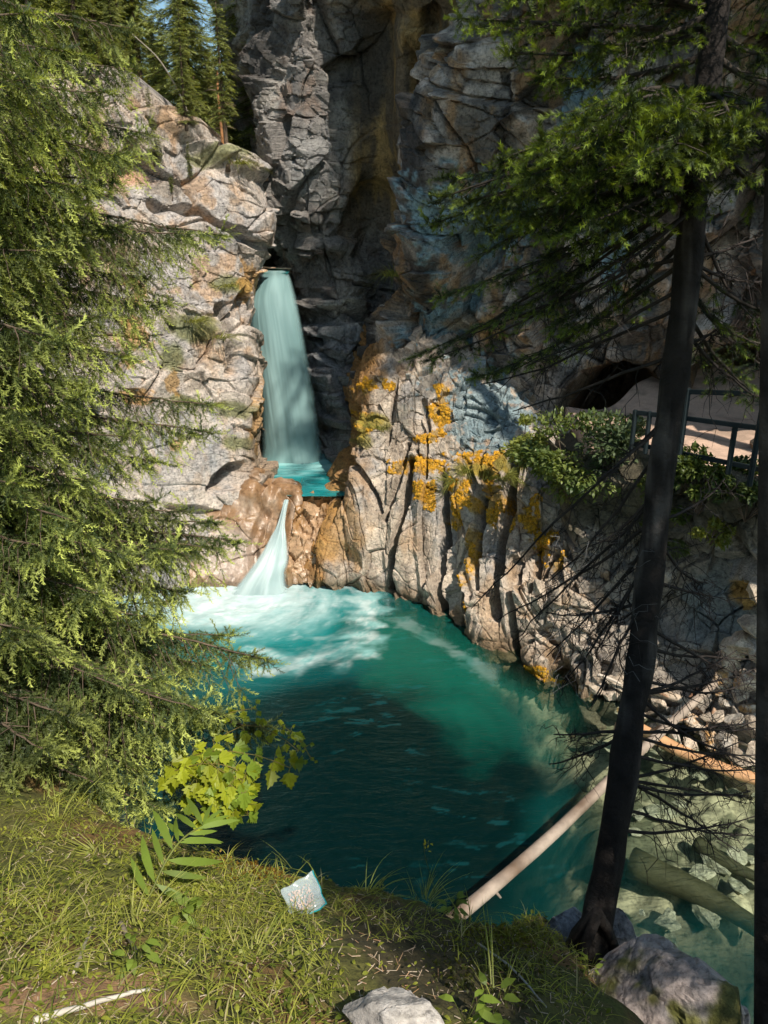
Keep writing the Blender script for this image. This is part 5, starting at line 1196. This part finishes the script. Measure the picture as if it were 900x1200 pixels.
# leafy weeds
for k, (x, y, nl, sz, lab) in enumerate([(530,1060,16,.045,'broad-leaved weed on the rim beside the grass clump'),(690,1080,10,.04,'tiny seedling on the moss beside the trunk'),(215,1075,14,.05,'small rosette weed in the foreground grass'),(160,1130,12,.045,'small rosette weed left of the middle of the bank'),(575,1195,10,.05,'round-leaved seedling at the bottom in the dark soil'),(545,1200,8,.05,'seedling left of the round-leaved one at the bottom'),(232,1092,10,.05,'yellowish rosette right under the bladed plant')]):
    p = near_pt(x, y)
    if p is None: continue
    root = empty('weed', p, lab, 'plant'); m = MB(); P_ = []; D = []
    for j in range(nl):
        a = rng.uniform(0, 6.28); o = np.array([math.cos(a)*.03, math.sin(a)*.03, rng.uniform(.015, .09)]); m.tube(np.stack([[0, 0, 0], o]), .0011, 3, (.14, .17, .04), cap=False); P_.append(o); D.append(np.array([math.cos(a), math.sin(a), rng.uniform(-.2, .4)]))
    cA = np.tile(c3(.20, .27, .04), (nl, 1))*rng.uniform(.8, 1.2, (nl, 1)); V, f, C = stamp(leaf_tpl(), np.array(P_), leaf_frames(np.array(D), rng, .2), np.full(nl, sz)*rng.uniform(.7, 1.1, nl), cA, cA)
    obj('leaves', mesh_from('leaves', V, f, C, False, M_LEAF), root); obj('stems', m.build('stems', M_GRASS), root)
# sticks in the grass
def bank_stick(pts, r, col, label):
    P = [near_pt(*p) for p in pts]
    if any(p is None for p in P): return
    P = crspline(np.array(P)+np.array([0, 0, r*1.2+.006]), 14); b0 = P[0].copy(); V, f = tube(local(P, b0), np.linspace(r, r*.55, 14), 8); V += .25*r*fbm(V*40, 2, 5)[:, None]
    o = obj('stick', mesh_from('stick', V, f, np.ones(V.shape)*c3(*col), True, M_WOOD), None, label, 'stick'); o.location = tuple(b0)
bank_stick([(40, 1199), (90, 1187), (130, 1178), (176, 1166)], .008, (.52, .47, .40), 'pale grey stick lying in the lower left foreground')
bank_stick([(88, 1142), (98, 1115), (108, 1088)], .006, (.42, .36, .26), 'short pale stick in the grass at the left, pointing to the spruce')
bank_stick([(142, 1086), (152, 1105), (166, 1124)], .008, (.24, .19, .14), 'short brown broken stick in the grass')
bank_stick([(560, 1110), (600, 1140), (640, 1185)], .004, (.30, .28, .25), 'thin grey bent twig on the dark moss left of the trunk')
# ---------------------------------------------------------------- plastic bag with pellets
pb = near_pt(356, 1062); root = empty('plastic_bag', pb+np.array([0, 0, .004]), 'small clear zip bag with teal edge holding pale pink crumbs, lying on the grass', 'plastic bag')
m_, nt, ns, ls = newmat('clear_film'); out = ns.new('ShaderNodeOutputMaterial'); g = ns.new('ShaderNodeBsdfPrincipled'); g.inputs['Base Color'].default_value = (.75, .88, .90, 1); g.inputs['Roughness'].default_value = .12; g.inputs['Specular IOR Level'].default_value = .9
tb_ = ns.new('ShaderNodeBsdfTransparent'); mx = ns.new('ShaderNodeMixShader'); lw = ns.new('ShaderNodeLayerWeight'); lw.inputs[0].default_value = .45
ma = ns.new('ShaderNodeMath'); ma.operation = 'MULTIPLY_ADD'; ma.inputs[1].default_value = .5; ma.inputs[2].default_value = .2; ls.new(lw.outputs['Facing'], ma.inputs[0]); ls.new(ma.outputs[0], mx.inputs[0]); ls.new(tb_.outputs[0], mx.inputs[1]); ls.new(g.outputs[0], mx.inputs[2]); ls.new(mx.outputs[0], out.inputs[0])
M_FILM = m_
ang = R(28); W_, H_ = .066, .062; n = 26; u, v = np.meshgrid(np.linspace(-1, 1, n), np.linspace(-1, 1, n))
puff = ((1-u**2)*(1-v**2))**.5
def bagpt(u, v, s):
    P = np.stack([u*W_, v*H_, s*.016*puff], -1); P[..., 2] += .005*ridged(np.stack([u*1.8, v*1.8, 0*u+.3*s], -1), 3, 8)+.010*np.clip(v-.4, 0, 1)*np.abs(u+.2); P[..., 0] += .004*vnoise(np.stack([v*2.5, 0*u, 0*u], -1), 9); P[..., 1] += .005*vnoise(np.stack([u*2.2, 0*u+4, 0*u], -1), 9)
    c_, s_ = math.cos(ang), math.sin(ang); Q = P.copy(); Q[..., 0] = P[..., 0]*c_-P[..., 1]*s_*1; Q[..., 1] = P[..., 0]*s_+P[..., 1]*c_; Q[..., 2] = P[..., 2]+.03+Q[..., 1]*.38+.012; return Q
A = bagpt(u, v, 1); B = bagpt(u, v, -.6); me = mesh_from('film', np.concatenate([A.reshape(-1, 3), B.reshape(-1, 3)]), [grid_faces(n, n), grid_faces(n, n, n*n)[:, ::-1]], None, True, M_FILM); film = obj('film', me, root)
e = np.concatenate([A[0, :], A[:, -1][1:]]); m = MB(); m.tube(e, .0028, 5, (.01, .28, .30)); obj('seal', m.build('seal', M_METAL), root)
m = MB(); iv, fi = ico(1)
for k in range(150):
    a_, b_ = rng.uniform(-.72, .5), rng.uniform(-.7, .55); c_, s_ = math.cos(ang), math.sin(ang); x, y = a_*W_, b_*H_; zz_ = rng.uniform(0, .010)*(1-a_*a_)*(1-b_*b_)
    X, Y_ = x*c_-y*s_, x*s_+y*c_; m.add(iv*rng.uniform(.0025, .0045)+np.array([X, Y_, zz_+.046+Y_*.38]), fi, c3(.62, .40, .30)*rng.uniform(.8, 1.15))
o = obj('crumbs', m.build('crumbs', M_WOOD, False), root); o['kind'] = 'stuff'
# moss mats on the rim
def moss_mat(px, py, rx, ry, n, col, label, seed):
    rng = np.random.default_rng(seed); H = bank_hits([(px+rng.normal(0, rx*.5), py+rng.normal(0, ry*.5)) for k in range(n)])
    if not H: return
    P = np.array([h_[2] for h_ in H]); P = P+rng.normal(0, .006, P.shape); D = rng.normal(0, 1, P.shape)+np.array([0, 0, 1.2]); c = np.tile(np.array(col), (len(P), 1))*rng.uniform(.5, 1.4, (len(P), 1))
    b0 = P[0].copy(); V, f, C = stamp(leaf_tpl(), P-b0, leaf_frames(D, rng, 1), rng.uniform(.008, .018, len(P)), c, c); o = obj('moss', mesh_from('moss', V, f, C, False, M_LEAF), None, label, 'moss', kind='stuff'); o.location = tuple(b0)
moss_mat(600, 1095, 70, 24, 2600, (.16, .17, .02), 'bright moss on the rim between the log and the trunk', 1)
moss_mat(310, 1010, 60, 24, 1800, (.26, .15, .02), 'rusty moss on the rim above the bag', 2)
moss_mat(590, 1140, 90, 40, 1600, (.07, .075, .015), 'dark moss on the shaded soil left of the trunk', 3)
moss_mat(450, 1030, 60, 18, 1500, (.18, .19, .025), 'green moss along the rim in the middle', 4)

# stones lying on the pool bed in the shallows
rr = np.random.default_rng(88); sm = [boulder_mesh('stone', s, (0, 0, 0), 400+i, cA, cB, 0, None, 4) for i, (s, cA, cB) in enumerate([((.2, .16, .10), (.50, .47, .38), (.36, .34, .27)), ((.3, .2, .12), (.42, .40, .32), (.28, .27, .2)), ((.14, .12, .08), (.58, .55, .46), (.42, .4, .33))])]
for k in range(150):
    x_, y_ = rr.uniform(560, 900), rr.uniform(800, 1190); p = atz(x_, y_, 0); 
    if p[0] < 2.3+.4*rr.random(): continue
    bz_ = float(bed_z(np.array([p[0]]), np.array([p[1]]))[0])
    if bz_ < -.85: continue
    o = obj('stone', sm[k % 3], None, 'pale stone lying under the clear shallow water at the right', 'stone', 'stones on the bed of the shallows'); o.location = (p[0], p[1], bz_+.12); o.rotation_euler = (0, 0, rr.uniform(0, 6.28)); s = rr.uniform(.5, 1.3); o.scale = (s, s, s*.9)
# ================================================================ camera, light, sky
cam = bpy.data.cameras.new('camera'); co = bpy.data.objects.new('camera', cam); COL.objects.link(co)
co.location = (0, 0, CAMZ); co.rotation_euler = (R(90)-PITCH, 0, 0)
cam.sensor_fit = 'VERTICAL'; cam.sensor_height = 36; cam.sensor_width = 27; cam.lens = 27; cam.clip_start = .05; cam.clip_end = 2000
SC.camera = co
EL, AZ = R(SUN_EL), R(SUN_AZ)     # azimuth measured from -Y (behind the camera) towards -X (left)
S = Vector((-math.sin(AZ)*math.cos(EL), -math.cos(AZ)*math.cos(EL), math.sin(EL)))
sun = bpy.data.lights.new('sun', 'SUN'); sun.energy = 5.0; sun.angle = R(.5); sun.color = (1, .93, .82)
so = bpy.data.objects.new('sun', sun); COL.objects.link(so); so.rotation_euler = S.to_track_quat('Z', 'Y').to_euler(); so.location = (0, 0, 60)
w = bpy.data.worlds.new('World'); SC.world = w; w.use_nodes = True; ns = w.node_tree.nodes; ls = w.node_tree.links
bg = ns['Background']; sk = ns.new('ShaderNodeTexSky'); sk.sky_type = 'NISHITA'; sk.sun_disc = False
sk.sun_elevation = EL; sk.sun_rotation = math.atan2(S.x, S.y); sk.altitude = 1400; sk.air_density = 1.2; sk.dust_density = 2.0; sk.ozone_density = .6
tint = ns.new('ShaderNodeMix'); tint.data_type = 'RGBA'; tint.blend_type = 'MULTIPLY'; tint.inputs[0].default_value = 1; tint.inputs[7].default_value = (.95, 1.08, 1.0, 1); ls.new(sk.outputs[0], tint.inputs[6]); ls.new(tint.outputs[2], bg.inputs[0]); bg.inputs[1].default_value = .11
SC.view_settings.view_transform = 'Standard'; SC.view_settings.look = 'None'; SC.view_settings.exposure = EXPO; SC.view_settings.gamma = 1
SC.cycles.use_adaptive_sampling = True; SC.cycles.adaptive_threshold = .04; SC.cycles.glossy_bounces = 2; SC.cycles.max_bounces = 4; SC.cycles.diffuse_bounces = 2; SC.cycles.transparent_max_bounces = 12; SC.cycles.use_denoising = True
